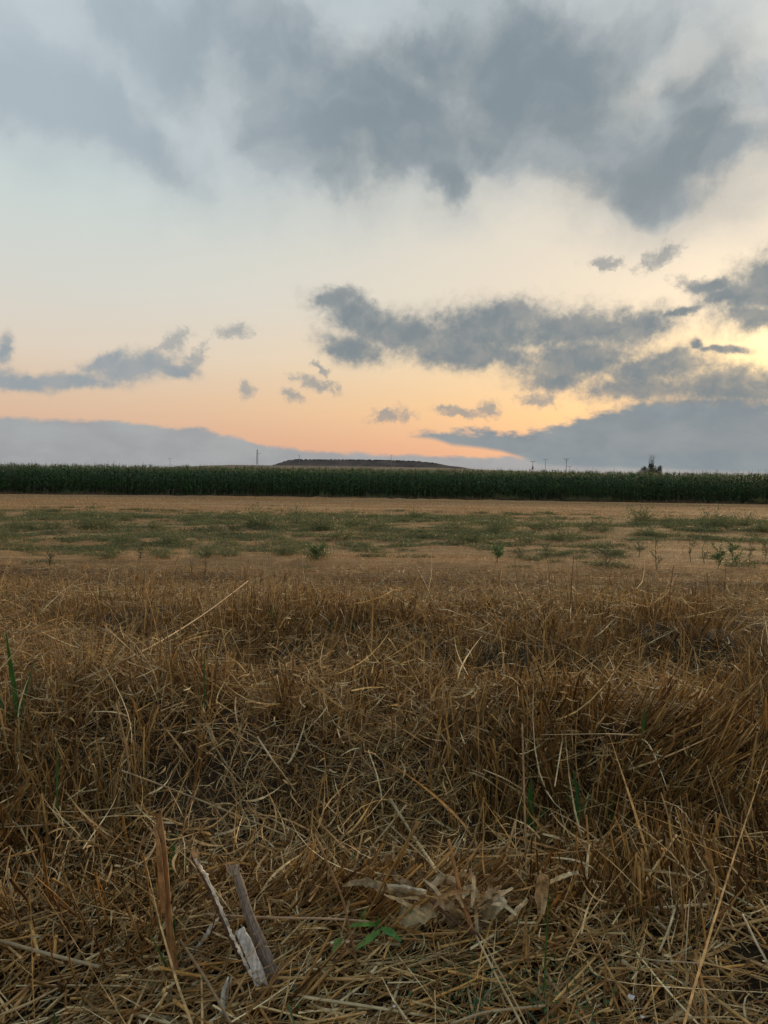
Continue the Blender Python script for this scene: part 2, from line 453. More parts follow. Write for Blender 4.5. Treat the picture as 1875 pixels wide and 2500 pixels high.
soil = h.mix(h.step(h.noise(pos, 6.0, 6, 0.7).outputs['Fac'], 0.35, 0.7), (0.014, 0.010, 0.007), (0.045, 0.031, 0.02))
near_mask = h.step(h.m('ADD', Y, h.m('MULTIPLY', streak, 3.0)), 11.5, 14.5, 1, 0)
crop_mask = h.step(h.m('ADD', h.m('ADD', Y, h.m('MULTIPLY', sp.outputs[0], -0.02)), h.m('MULTIPLY', fine, 1.0)), 55.4, 55.8)
past_corn = h.step(Y, 100, 130)
mask = h.m('MAXIMUM', near_mask, h.m('MULTIPLY', crop_mask, h.m('SUBTRACT', 1.0, past_corn)))
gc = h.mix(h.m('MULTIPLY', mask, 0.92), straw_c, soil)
p = h.n('ShaderNodeBsdfPrincipled'); h.put(p.inputs['Base Color'], gc); p.inputs['Roughness'].default_value = 0.95
p.inputs['Specular IOR Level'].default_value = 0.1
bp = h.n('ShaderNodeBump'); bp.inputs['Strength'].default_value = 0.8; bp.inputs['Distance'].default_value = 0.08
h.put(bp.inputs['Height'], h.m('ADD', fine, streak)); m_ground.node_tree.links.new(bp.outputs[0], p.inputs['Normal'])
finish(m_ground, h, p.outputs[0])

# ------------------------------------------------------------------ ground sheet
def graded(a, b, step, far, growth):
    mid_ = list(np.arange(a, b + 1e-6, step))
    up = [mid_[-1]]; s = step
    while up[-1] < far: s *= growth; up.append(up[-1] + s)
    return mid_, up[1:]
mx_, up_ = graded(-9, 9, 0.09, 6000, 1.14)
xs = np.array([-v for v in up_[::-1]] + mx_ + up_)
my_, upy_ = graded(-1, 13, 0.09, 9000, 1.06)
_, dn_ = graded(1, 1, 0.09, 400, 1.3)
ys = np.array([-v for v in dn_[::-1]] + my_ + upy_)
X, Yg = np.meshgrid(xs, ys)
Z = gz(X, Yg)
nx, ny = len(xs), len(ys)
V = np.stack([X, Yg, Z], -1).reshape(-1, 3)
ii = (np.arange(ny - 1)[:, None] * nx + np.arange(nx - 1)[None, :])
F = np.stack([ii, ii + 1, ii + nx + 1, ii + nx], -1).reshape(-1, 4)
ground = mesh_np('ground', V, F, m_ground, smooth=True)
tag(ground, 'stubble field ground running from the camera to the horizon', None, None, 'structure')

# ------------------------------------------------------------------ distant slope and flat topped hill
def soil_mat(name, a, b, scale, bump=0.5):
    m, h = new_mat(name)
    geo = h.n('ShaderNodeNewGeometry')
    n = h.noise(geo.outputs['Position'], scale, 8, 0.65).outputs['Fac']
    p = h.n('ShaderNodeBsdfPrincipled'); h.put(p.inputs['Base Color'], h.mix(h.step(n, 0.35, 0.65), a, b))
    p.inputs['Roughness'].default_value = 0.95; p.inputs['Specular IOR Level'].default_value = 0.05
    bp = h.n('ShaderNodeBump'); bp.inputs['Strength'].default_value = bump; bp.inputs['Distance'].default_value = 3
    h.put(bp.inputs['Height'], n); m.node_tree.links.new(bp.outputs[0], p.inputs['Normal'])
    finish(m, h, p.outputs[0])
    return m
M_slope = soil_mat('dry_grass_slope', (0.15, 0.115, 0.085), (0.21, 0.16, 0.115), 0.02)
M_mesa = soil_mat('dark_scrub_hillside', (0.08, 0.064, 0.058), (0.135, 0.105, 0.09), 0.05)

def ridge(name, crest, yc, front, back, mat, z_front, z_back, noise_amp, power=1.0, nxs=260, nys=40):
    """landform whose crest line runs through the given points at distance yc"""
    cp = [at_y(px, py, yc) for px, py in crest]
    cx = np.array([q.x for q in cp]); cz = np.array([q.z for q in cp])
    xs = np.linspace(cx[0], cx[-1], nxs)
    top = np.interp(xs, cx, cz)
    t = np.concatenate([np.linspace(-1, 0, nys), np.linspace(0, 1, nys)[1:]])
    Yl = yc + np.where(t < 0, t * front, t * back)
    prof = np.where(t < 0, (1 + t) ** power, (1 - t) ** power)
    zf = np.where(t < 0, z_front, z_back)
    XX, TT = np.meshgrid(xs, t)
    ZZ = zf[:, None] + (top[None, :] - zf[:, None]) * prof[:, None]
    YY = np.repeat(Yl[:, None], nxs, 1)
    ZZ = ZZ + (vnoise(XX / 14, YY / 14, 4) - 0.5) * noise_amp * (1 - np.abs(TT)) ** 0.3
    V = np.stack([XX, YY, ZZ], -1).reshape(-1, 3)
    n = len(t)
    ii = (np.arange(n - 1)[:, None] * nxs + np.arange(nxs - 1)[None, :])
    F = np.stack([ii, ii + 1, ii + nxs + 1, ii + nxs], -1).reshape(-1, 4)
    return mesh_np(name, V, F, mat, smooth=True), xs, top
slope, _, _ = ridge('hill_slope', [(-1500, 1162), (-300, 1157), (250, 1156), (430, 1140), (560, 1135), (700, 1137), (900, 1138.5), (1050, 1142), (1150, 1145.5), (1330, 1151.5), (1600, 1161), (2000, 1170), (3400, 1190)],
                    760, 420, 900, M_slope, FIELD_Z - 0.5, FIELD_Z - 0.5, 0.5, 0.9, 420)
tag(slope, 'pale dry slope rising gently to the dark flat hill', None, None, 'structure')
mesa_crest = [(655, 1141), (684, 1131), (696, 1127), (706, 1124), (724, 1122.5), (800, 1122.5), (900, 1123), (980, 1125), (1020, 1127), (1060, 1131), (1090, 1136), (1130, 1141), (1170, 1148)]
mesa, mxs, mtop = ridge('hill', mesa_crest, 960, 60, 320, M_mesa, FIELD_Z, FIELD_Z, 1.2, 0.55, 300)
tag(mesa, 'long flat topped hill dark with scrub on the skyline', None, None, 'structure')

def bush_quads(n, cx, cy, cz, rx, ry, rz, size, cols):
    """n leaf sized quads spread through an ellipsoid"""
    d = norm(rng.normal(size=(n, 3))) * (rng.random((n, 1)) ** 0.45)
    c = np.stack([cx + d[:, 0] * rx, cy + d[:, 1] * ry, cz + d[:, 2] * rz], -1)
    u = norm(rng.normal(size=(n, 3))); v = norm(np.cross(u, rng.normal(size=(n, 3))))
    s = size * (0.6 + 0.8 * rng.random((n, 1)))
    V = np.stack([c - u * s - v * s * 0.5, c + u * s - v * s * 0.5, c + u * s + v * s * 0.5, c - u * s + v * s * 0.5], 1).reshape(-1, 3)
    return V, np.arange(n * 4).reshape(-1, 4), np.repeat(cols[rng.integers(0, len(cols), n)], 4, 0)

b = Buf()
scr = np.array([(0.05, 0.05, 0.04), (0.035, 0.04, 0.03), (0.07, 0.06, 0.05)])
for k in range(300):
    x = rng.uniform(mxs[8], mxs[-60]); zt = float(np.interp(x, mxs, mtop))
    s = rng.uniform(0.3, 0.8)
    b.add(*bush_quads(26, x, 955 + rng.uniform(-4, 14), zt + s * 0.15, s * 1.2, s, s * 0.7, 0.35, scr))
tag(b.obj('hilltop_scrub', M_scrub), 'fringe of low dark scrub along the flat hilltop', 'scrub', None, 'stuff')

# ------------------------------------------------------------------ utility poles on the skyline
m_pole, h = new_mat('pole_steel')
p = h.n('ShaderNodeBsdfPrincipled')
nn = h.noise(h.n('ShaderNodeNewGeometry').outputs['Position'], 3.0, 4).outputs['Fac']
h.put(p.inputs['Base Color'], h.mix(nn, (0.17, 0.17, 0.18), (0.26, 0.255, 0.25))); p.inputs['Roughness'].default_value = 0.7
finish(m_pole, h, p.outputs[0])

def bar(b, a, c, w, w2=None, col=(0.3, 0.3, 0.3)):
    path_tube([a, c], [w, w2 or w], 4, col, buf=b)

def pole(px, pyt, pyb, dist, style, label, r=0.16):
    top = at_y(px, pyt, dist); base = at_y(px, pyb, dist)
    root = empty('utility_pole', base)
    tag(root, label, 'utility pole', 'utility poles on the skyline')
    H = (top - base).z
    sh = Buf()
    if style == 'lattice':
        for sx in (-1, 1):
            for sy in (-1, 1):
                bar(sh, (sx * 0.8, sy * 0.8, -4), (sx * 0.28, sy * 0.28, H), 0.07)
        k = 9
        for i in range(k):
            za, zb = H * i / k, H * (i + 1) / k
            wa, wb = 0.72 - 0.44 * i / k, 0.72 - 0.44 * (i + 1) / k
            for sy in (-1, 1):
                bar(sh, (-wa, sy * wa, za), (wb, sy * wb, zb), 0.045)
                bar(sh, (wa, sy * wa, za), (-wb, sy * wb, zb), 0.045)
    else:
        bar(sh, (0, 0, -4), (0, 0, H), r * 1.2, r * 0.8)
    sh.obj('shaft', m_pole, root)
    def arm(pts, w=0.09, ins=()):
        a = Buf(); bar(a, pts[0], pts[1], w); o = a.obj('crossarm', m_pole, root)
        for q in ins:
            n = Buf(); path_tube([q, (q[0], q[1], q[2] + 0.3), (q[0], q[1], q[2] + 0.5)], [0.1, 0.13, 0.06], 6, (0.3, 0.3, 0.3), buf=n)
            n.obj('insulator', m_pole, o)
    if style == 'lattice':
        arm([(-0.4, 0, H), (0.9, 0, H - 0.1)], 0.1)
        arm([(0, 0, H * 0.74), (2.6, 0, H * 0.74)], 0.1, [(2.4, 0, H * 0.74), (1.4, 0, H * 0.74)])
    elif style == 'bracket':
        arm([(0, 0, H * 0.82), (-2.8, 0, H)], 0.11, [(-2.6, 0, H * 0.98)])
    elif style == 'tee':
        arm([(-1.1, 0, H), (1.1, 0, H)], 0.08, [(-1, 0, H), (1, 0, H)])
    elif style == 'double':
        arm([(-1.5, 0, H - 0.4), (1.5, 0, H - 0.4)], 0.11, [(-1.3, 0, H - 0.4), (0, 0, H - 0.4), (1.3, 0, H - 0.4)])
        arm([(-1.0, 0, H - 1.4), (1.0, 0, H - 1.4)], 0.09)
    elif style == 'transformer':
        arm([(-1.3, 0, H - 0.2), (1.3, 0, H - 0.2)], 0.11, [(-1.1, 0, H - 0.2), (1.1, 0, H - 0.2)])
        bx = Buf(); path_tube([(0, -0.3, H * 0.30), (0, -0.3, H * 0.58)], [0.55, 0.55], 8, (0.3, 0.3, 0.3), buf=bx)
        bx.obj('transformer', m_pole, root)
    return root
pole(628, 1098, 1134, 560, 'lattice', 'tall lattice utility pole left of the dark hill')
pole(731, 1110, 1124, 900, 'bracket', 'small pole with a slanting bracket on the left end of the hilltop', 0.28)
pole(955, 1112, 1130, 900, 'tee', 'small faint pole standing on the middle of the dark hill', 0.2)
pole(415, 1120, 1140, 560, 'tee', 'tiny lone pole over the corn far left of the hill', 0.12)
pole(1300, 1126, 1156, 420, 'transformer', 'pole with a thick dark transformer body, right of the hill', 0.16)
pole(1331, 1122, 1157, 420, 'tee', 'slim pale pole standing between two darker poles', 0.12)
pole(1382, 1119, 1158, 420, 'double', 'dark pole with double crossarm, rightmost of the three poles', 0.17)
pole(1390, 1139, 1160, 420, 'tee', 'short stub pole just beside the double crossarm pole', 0.10)

# ------------------------------------------------------------------ tree behind the corn
tr_c = at_y(1591, 1160, 300)
troot = empty('tree', (tr_c.x, 300, FIELD_Z))
tag(troot, 'dark bushy tree with bare upper branches rising behind the corn', 'tree')
scl = 300 / FPX
H = at_y(1591, 1108, 300).z - FIELD_Z
b = Buf()
path_tube([(0, 0, -0.3), (0.1, 0, 2), (-0.1, 0.1, 4)], [0.35, 0.28, 0.18], 8, (0.05, 0.04, 0.03), buf=b)
for k in range(9):
    a = k * 2.4; rr = rng.uniform(1.0, 3.2)
    path_tube([(0, 0, 1.2 + 0.25 * k), (math.cos(a) * rr * 0.5, math.sin(a) * rr * 0.5, 3 + 0.2 * k), (math.cos(a) * rr, math.sin(a) * rr, 4.2 + 0.3 * k)], [0.14, 0.09, 0.03], 5, (0.05, 0.04, 0.03), buf=b)
b.obj('trunk', M_wood, troot)
b = Buf()
for k in range(26):
    x0 = rng.uniform(-0.9, 0.9); a = rng.uniform(-0.35, 0.35)
    z1 = H * rng.uniform(0.78, 1.0)
    p0 = np.array([x0 * 0.5, rng.uniform(-0.5, 0.5), 3.5]); p2 = np.array([x0 - 0.3 + a * 2.0, rng.uniform(-1, 1), z1])
    pm = (p0 + p2) / 2 + rng.normal(size=3) * 0.25
    path_tube([p0, pm, p2], [0.06, 0.04, 0.015], 4, (0.09, 0.08, 0.07), buf=b)
    for j in range(4):
        q = pm + (p2 - pm) * rng.random()
        path_tube([q, q + np.array([rng.uniform(-0.7, 0.7), rng.uniform(-0.5, 0.5), rng.uniform(0.2, 0.8)])], [0.025, 0.01], 3, (0.09, 0.08, 0.07), buf=b)
b.obj('bare_branches', M_wood, troot)
b = Buf()
tg = np.array([(0.07, 0.085, 0.045), (0.095, 0.105, 0.06), (0.05, 0.06, 0.035), (0.115, 0.12, 0.07)])
for (qx, qy, rx, rz, n) in [(1572, 1152, 12, 14, 700), (1570, 1158, 13, 14, 500), (1591, 1147, 11, 16, 900), (1586, 1155, 14, 14, 700), (1604, 1150, 12, 12, 700), (1610, 1142, 6, 6, 260),
                            (1603, 1158, 15, 14, 600), (1588, 1137, 5, 7, 240), (1572, 1143, 5, 6, 180), (1610, 1153, 7, 10, 300)]:
    q = at_y(qx, qy, 300)
    b.add(*bush_quads(n, q.x - tr_c.x, rng.uniform(-1, 1), q.z - FIELD_Z, rx * scl * 0.95, rx * scl * 0.9, rz * scl * 0.95, 0.13, tg))
b.obj('crown', M_scrub, troot)

# ------------------------------------------------------------------ corn
CORN_Y = 57.0
corn_g = np.array([(0.028, 0.085, 0.018), (0.038, 0.115, 0.024), (0.016, 0.055, 0.016), (0.06, 0.15, 0.03)])
def corn_plant(seed):
    r = np.random.default_rng(seed)
    Ht = 2.02 + r.uniform(-0.2, 0.12)
    b = Buf()
    lean = r.normal(size=2) * 0.03
    one = lambda v: np.array([v], float)
    b.add(*tubes(one((0, 0, -0.05)), norm(one((lean[0], lean[1], 1))), np.array([Ht]), np.array([0.017]), np.array([0.009]), one((0, 0, 0)), one((0.10, 0.13, 0.07) if r.random() < 0.5 else (0.05, 0.075, 0.035)), 4, 5))
    n = 14
    zz = np.linspace(0.22, Ht - 0.02, n) + r.normal(size=n) * 0.03
    aa = r.uniform(0, 6.28) + np.arange(n) * math.pi + r.normal(size=n) * 0.45
    up = np.interp(np.arange(n), [0, n - 1], [0.7, 1.5]) + r.normal(size=n) * 0.15
    d = norm(np.stack([np.cos(aa), np.sin(aa), up], -1))
    L = r.uniform(0.42, 0.75, n) * np.interp(np.arange(n), [0, 3, n - 3, n - 1], [0.8, 1, 0.95, 0.7])
    bend = np.stack([np.cos(aa) * 0.12, np.sin(aa) * 0.12, -r.uniform(0.35, 0.75, n) * np.interp(np.arange(n), [0, n - 1], [1.1, 0.65])], -1)
    side = norm(np.cross(d, np.array([0, 0, 1.0])))
    cols = corn_g[r.integers(0, 4, n)] * r.uniform(0.8, 1.2, (n, 1))
    for i in range(3):
        if r.random() < 0.35: cols[i] = (0.09, 0.085, 0.045)
    base = np.stack([lean[0] * zz, lean[1] * zz, zz], -1)
    b.add(*ribbons(base, d, L, r.uniform(0.06, 0.095, n), bend, r.normal(size=n) * 0.5, cols, 6, 0.92, side))
    # ear of corn
    a = r.uniform(0, 6.28)
    b.add(*tubes(one((0.02 * math.cos(a), 0.02 * math.sin(a), 0.95)), norm(one((0.35 * math.cos(a), 0.35 * math.sin(a), 1))), np.array([0.2]), np.array([0.028]), np.array([0.012]), one((0, 0, 0)), one((0.05, 0.085, 0.03)), 2, 5))
    # tassel
    n = 8
    aa = r.uniform(0, 6.28, n); sp_ = r.uniform(0.05, 0.6, n); sp_[0] = 0.02
    d = norm(np.stack([np.cos(aa) * sp_, np.sin(aa) * sp_, np.ones(n)], -1))
    base = np.tile([lean[0] * Ht, lean[1] * Ht, Ht - 0.04], (n, 1))
    L = r.uniform(0.16, 0.32, n); L[0] = r.uniform(0.3, 0.5)
    b.add(*ribbons(base, d, L, np.full(n, 0.016), np.stack([np.cos(aa) * 0.06, np.sin(aa) * 0.06, np.full(n, -0.05)], -1), np.zeros(n), np.tile((0.13, 0.14, 0.06), (n, 1)), 3, 0.5))
    return b
variants = [corn_plant(100 + k) for k in range(14)]
protos = [v.obj('corn_plant', M_corn, link=False).data for v in variants]
def corn_row_y(x): return CORN_Y + 0.0 * x
xl = at_y(-40, 1200, CORN_Y).x; xr = at_y(1915, 1200, CORN_Y).x
NF = 300
front = []
for k in range(NF):
    x = xl + (xr - xl) * (k + 0.5) / NF + random.uniform(-0.04, 0.04)
    y = CORN_Y + random.uniform(-0.08, 0.08)
    o = bpy.data.objects.new('corn_plant', protos[random.randrange(14)])
    COL.objects.link(o)
    o.location = (x, y, float(gz(x, y)))
    s = random.uniform(0.94, 1.06) * (1 + 0.03 * (float(vnoise(x * 0.35, 1.0, 2)) - 0.5))
    o.scale = (s, s, s)
    o.rotation_euler = (0, 0, random.uniform(0, 6.28))
    tag(o, 'tall dark green corn plant with tassel in the front row of the crop', 'corn plant', 'corn plants in the front row facing the stubble')
    front.append(o)
for mark, lab in ((628, 'front row corn plant straight below the tall lattice pole'), (1591, 'front row corn plant straight below the dark bushy tree'), (1382, 'front row corn plant straight below the rightmost double crossarm pole'),
                  (1300, 'front row corn plant straight below the pole with the thick transformer'), (1331, 'front row corn plant straight below the slim pale pole'), (690, 'front row corn plant below the left end of the dark hilltop'),
                  (5, 'front row corn plant at the very left edge of the photo'), (1868, 'front row corn plant at the very right edge of the photo')):
    xm = at_y(mark, 1190, CORN_Y).x
    min(front, key=lambda o_: abs(o_.location.x - xm))['label'] = lab
arrs = [v.arr() for v in variants]
b = Buf()
for row in range(1, 22):
    y0 = CORN_Y + row * 0.72
    n = int((xr - xl + 30 + row) / (0.2 if row < 10 else 0.28))
    for k in range(n):
        x = xl - 15 + (xr - xl + 30) * (k + random.random() * 0.8) / n
        V, F, C = arrs[random.randrange(14)]
        a = random.uniform(0, 6.28); s = random.uniform(0.93, 1.09)
        ca, sa = math.cos(a) * s, math.sin(a) * s
        y = y0 + random.uniform(-0.1, 0.1)
        b.add(np.stack([V[:, 0] * ca - V[:, 1] * sa + x, V[:, 0] * sa + V[:, 1] * ca + y, V[:, 2] * s + FIELD_Z], -1), F, C)
for side_x0, side_x1 in ((xl - 15, xl), (xr, xr + 15)):
    for k in range(75):
        x = side_x0 + (side_x1 - side_x0) * k / 75
        V, F, C = arrs[random.randrange(14)]; a = random.uniform(0, 6.28); ca, sa = math.cos(a), math.sin(a)
        b.add(np.stack([V[:, 0] * ca - V[:, 1] * sa + x, V[:, 0] * sa + V[:, 1] * ca + CORN_Y, V[:, 2] + FIELD_Z], -1), F, C)
tag(b.obj('corn_crop', M_corn), 'dense mass of tall corn behind the front row', 'corn crop', None, 'stuff')

# clods and dead weeds along the foot of the corn
b = Buf()
n = 9000
x = rng.uniform(xl - 12, xr + 12, n); y = 55.7 + rng.normal(size=n) * 0.5
base = np.stack([x, y, gz(x, y) - 0.02], -1)
d = norm(np.stack([rng.normal(size=n) * 0.7, rng.normal(size=n) * 0.7, np.ones(n)], -1))
hgt = rng.uniform(0.05, 0.26, n) * (0.4 + 1.0 * vnoise(x * 0.8, y * 0.4, 12))
pal = np.array([(0.13, 0.085, 0.05), (0.09, 0.065, 0.04), (0.17, 0.12, 0.075), (0.06, 0.05, 0.035)])
b.add(*ribbons(base, d, hgt, np.full(n, 0.03), np.zeros((n, 3)), np.zeros(n), pal[rng.integers(0, 4, n)], 1, 0.5))
tag(b.obj('dry_weeds', M_straw), 'ragged dead weeds along the foot of the corn', 'dry weeds', None, 'stuff')

# ------------------------------------------------------------------ weeds in the middle field
wg = np.array([(0.13, 0.155, 0.06), (0.16, 0.18, 0.075), (0.10, 0.125, 0.05), (0.21, 0.20, 0.095)])
def weed(seed, spread, height, nst=40, nlf=900, cols=wg, leaf=0.016, clump=0.0):
    r = np.random.default_rng(seed)
    b = Buf()
    aa = r.uniform(0, 6.28, nst); sp_ = np.abs(r.normal(size=nst)) * spread
    d = norm(np.stack([np.cos(aa) * sp_, np.sin(aa) * sp_, np.full(nst, height)], -1))
    L = r.uniform(0.5, 1.05, nst) * height * 1.1
    base = np.stack([np.cos(aa), np.sin(aa), np.zeros(nst)], -1) * r.uniform(0, 0.1, (nst, 1))
    bend = np.stack([np.cos(aa) * 0.1 * spread, np.sin(aa) * 0.1 * spread, -0.08 * np.ones(nst)], -1)
    b.add(*ribbons(base, d, L, np.full(nst, 0.006), bend, np.zeros(nst), cols[r.integers(0, len(cols), nst)] * 1.1, 3, 0.5))
    k = r.integers(0, nst, nlf); t = r.uniform(0.15, 1.0, nlf)[:, None]
    c = base[k] + d[k] * L[k][:, None] * t + bend[k] * t ** 2 + r.normal(size=(nlf, 3)) * 0.025
    c[:, 2] = np.abs(c[:, 2])
    u = norm(r.normal(size=(nlf, 3)) + np.array([0, 0, 0.6])); v = norm(np.cross(u, r.normal(size=(nlf, 3))))
    s = leaf * r.uniform(0.6, 1.5, (nlf, 1))
    V = np.stack([c - v * s * 0.25, c + u * s - v * s * 0.3, c + u * s * 2, c + u * s + v * s * 0.3], 1).reshape(-1, 3)
    b.add(V, np.arange(nlf * 4).reshape(-1, 4), np.repeat(cols[r.integers(0, len(cols), nlf)] * r.uniform(0.75, 1.25, (nlf, 1)), 4, 0))
    return b
wv = [weed(200 + k, 0.55, 0.42, 45, 1100, wg * 0.95, 0.017) for k in range(7)]
low = [weed(230 + k, 0.9, 0.20, 30, 420, leaf=0.02).arr() for k in range(6)]
wmesh = [v.obj('weed_bush', M_green, link=False).data for v in wv]
bushes = [  # px, py of the foot, relative size
    (238, 1292, 1.5, 'tall'), (210, 1290, 1.1, ''), (270, 1295, 1.0, ''), (300, 1272, 0.8, ''), (135, 1292, 1.0, ''), (35, 1292, 0.9, ''), (8, 1318, 0.9, ''), (60, 1295, 0.9, ''),
    (380, 1292, 0.8, ''), (520, 1295, 0.9, ''), (575, 1295, 0.9, ''), (645, 1290, 1.6, 'tall'), (620, 1288, 1.0, ''), (730, 1282, 1.1, ''), (720, 1262, 0.9, ''), (795, 1296, 1.3, ''),
    (835, 1318, 1.3, ''), (860, 1290, 1.2, ''), (880, 1285, 1.2, ''), (930, 1292, 0.9, ''), (1010, 1266, 0.8, ''), (1115, 1292, 1.0, ''), (1160, 1325, 1.2, ''), (1210, 1300, 1.0, ''), (1230, 1296, 0.9, ''),
    (1345, 1292, 1.1, ''), (1310, 1294, 1.0, ''), (1280, 1325, 1.0, ''), (1440, 1296, 1.1, ''), (1380, 1322, 1.1, ''), (1480, 1298, 1.0, ''), (1565, 1275, 1.5, 'tall'), (1580, 1310, 1.0, ''),
    (1645, 1278, 1.0, ''), (1740, 1288, 1.5, ''), (1720, 1290, 1.1, ''), (1780, 1292, 1.0, ''), (1820, 1284, 1.1, ''), (1860, 1300, 0.9, ''), (290, 1330, 1.0, ''), (410, 1330, 1.0, ''), (430, 1318, 0.9, ''),
    (60, 1345, 0.8, ''), (265, 1365, 0.8, ''), (400, 1362, 0.7, ''), (500, 1362, 0.8, ''), (560, 1362, 0.7, ''), (775, 1368, 0.9, ''), (705, 1358, 0.8, ''), (680, 1360, 0.8, '')]
ORD = ['leftmost', 'second from the left', 'third from the left', 'fourth from the left', 'fifth from the left', 'sixth from the left', 'seventh from the left', 'eighth from the left', 'ninth from the left', 'tenth from the left',
       'eleventh from the left', 'twelfth from the left', 'thirteenth from the left', 'fourteenth from the left', 'fifteenth from the left', 'sixteenth from the left']
def bush_label(px, py):
    row = 0 if py < 1283 else 1 if py < 1305 else 2
    mates = sorted(p_[0] for p_ in bushes if (0 if p_[1] < 1283 else 1 if p_[1] < 1305 else 2) == row)
    i = mates.index(px); j = len(mates) - 1 - i
    name = ['far', 'middle', 'near'][row]
    if i < 16 and i <= j: return '%s weed bush in the %s belt of the field weeds' % (ORD[i], name)
    if j < 16: return '%s weed bush in the %s belt of the field weeds' % (ORD[j].replace('left', 'right'), name)
    return 'weed bush in the centre of the %s belt of the field weeds' % name
for k, (px, py, s, kind) in enumerate(bushes):
    q = on_z(px, py, FIELD_Z)
    o = bpy.data.objects.new('weed_bush', wmesh[k % 7]); COL.objects.link(o)
    o.location = (q.x, q.y, float(gz(q.x, q.y)) - 0.01)
    f = s * (0.62 + 0.42 * (q.y / 24.0))
    o.scale = (f * 1.3, f * 1.2, f * 1.3); o.rotation_euler = (0, 0, k * 1.7)
    tag(o, bush_label(px, py), 'weed', 'weed bushes dotted over the middle of the field')
    if kind:
        o['label'] = {238: 'tall dark weed bush in the left part of the field, largest of its patch', 645: 'tall pale feathery weed bush left of the middle of the field',
                      1565: 'lone weed bush standing farthest out on the bare stubble at right'}[px]
# low cover between them
b = Buf()
cnt = 0
while cnt < 1200:
    y = 12.5 + 22.5 * random.random() ** 1.1; x = random.uniform(-0.62, 0.62) * y
    dens = float(vnoise(x * 0.12 + 3, y * 0.55, 21)) * 0.6 + float(vnoise(x * 0.5, y * 1.2, 22)) * 0.4
    band = math.exp(-((y - 25.0) / 5.5) ** 2) * 0.9 + (0.35 if 12.9 < y < 15 and x > 2.5 else 0) + math.exp(-((y - 15.3) / 0.9) ** 2) * 0.35 + 0.03 + math.exp(-((y - 18.6) / 1.1) ** 2) * 0.4
    if random.random() > band * float(sstep(0.34, 0.66, dens)): continue
    V, F, C = low[random.randrange(6)]
    a = random.uniform(0, 6.28); s = random.uniform(0.6, 1.3) * (0.6 + y / 50); ca, sa = math.cos(a) * s, math.sin(a) * s
    tint = random.uniform(0.75, 1.15)
    b.add(np.stack([V[:, 0] * ca * 1.5 - V[:, 1] * sa + x, V[:, 0] * sa + V[:, 1] * ca + y, V[:, 2] * s * random.uniform(0.4, 1.0) * (1.7 if random.random() < 0.06 else 1) + float(gz(x, y))], -1), F, C * tint)
    cnt += 1
tag(b.obj('low_weeds', M_green), 'low green weeds creeping through the mown stubble', 'weeds', None, 'stuff')

# bushes at the foot of the corn
for k, (px, sz, lab) in enumerate([(165, 1.0, 0), (190, 0.9, 0), (900, 0.9, 1), (930, 1.0, 1), (960, 0.9, 1), (790, 1.2, 1), (820, 0.9, 1), (1000, 0.8, 1), (1215, 1.2, 1), (1235, 1.0, 1), (1255, 0.9, 1), (1395, 1.0, 1), (1430, 0.9, 0), (1480, 0.8, 0), (1855, 0.9, 0)]):
    q = at_y(px, 1214, 56.1)
    o = bpy.data.objects.new('weed_bush', wmesh[(k * 3) % 7]); COL.objects.link(o)
    o.location = (q.x, 56.1, float(gz(q.x, 56.1)))
    o.scale = (1.9 * sz, 1.2 * sz, 1.15 * sz); o.rotation_euler = (0, 0, 0.2 * k)
    tag(o, ['leftmost', 'second from the left', 'fifth from the left', 'sixth from the left', 'seventh from the left', 'third from the left', 'fourth from the left', 'eighth from the left', 'seventh from the right', 'sixth from the right', 'fifth from the right', 'fourth from the right', 'third from the right', 'second from the right', 'rightmost'][k] + ' weed bush at the foot of the dark corn', 'weed', 'weed bushes at the foot of the corn')

# ------------------------------------------------------------------ mown stubble on the middle field
FILL = False
def scatter(n, y0, y1, power=1.0, margin=1.15, extra=0.5):
    """points in the sector in front of the camera"""
    u = rng.random(n)
    y = (y0 ** 2 + (y1 ** 2 - y0 ** 2) * u) ** 0.5 if power == 1 else y0 + (y1 - y0) * u ** power
    x = rng.uniform(-1, 1, n) * (0.54 * margin * y + extra)
    if FILL:      # ground just beside the view, so that a step to the side still stands in straw
        x = np.where(rng.random(n) < 0.5, -1, 1) * (0.54 * margin * y + extra + rng.uniform(-0.05, 1.9, n))
    return x, y
tan = np.array([(0.58, 0.36, 0.16), (0.47, 0.27, 0.105), (0.40, 0.21, 0.08), (0.66, 0.44, 0.22), (0.30, 0.16, 0.065)])
b = Buf()
n = 150000
x, y = scatter(n, 9.5, 56, 1.25)
keep = vnoise(x * 0.12, y * 1.9, 31) * 0.7 + vnoise(x * 2, y * 4, 32) * 0.3 > 0.40
x, y = x[keep], y[keep]; n = len(x)
base = np.stack([x, y, gz(x, y) - 0.01], -1)
f = 0.55 + 0.45 * sstep(10, 40, y)
stand = rng.random(n) < 0.5
d = norm(np.stack([rng.normal(size=n), rng.normal(size=n), np.where(stand, 2.2, 0.25)], -1))
L = rng.uniform(0.04, 0.13, n) * np.where(stand, 0.9, 1.7)
b.add(*ribbons(base, d, L, 0.006 + 0.012 * sstep(10, 45, y), rng.normal(size=(n, 3)) * 0.01, np.zeros(n), tan[rng.integers(0, 5, n)] * rng.uniform(0.7, 1.15, (n, 1)), 1, 0.4))
tag(b.obj('mown_stubble', M_straw), 'short mown golden stubble over the middle of the field', 'stubble', None, 'stuff')

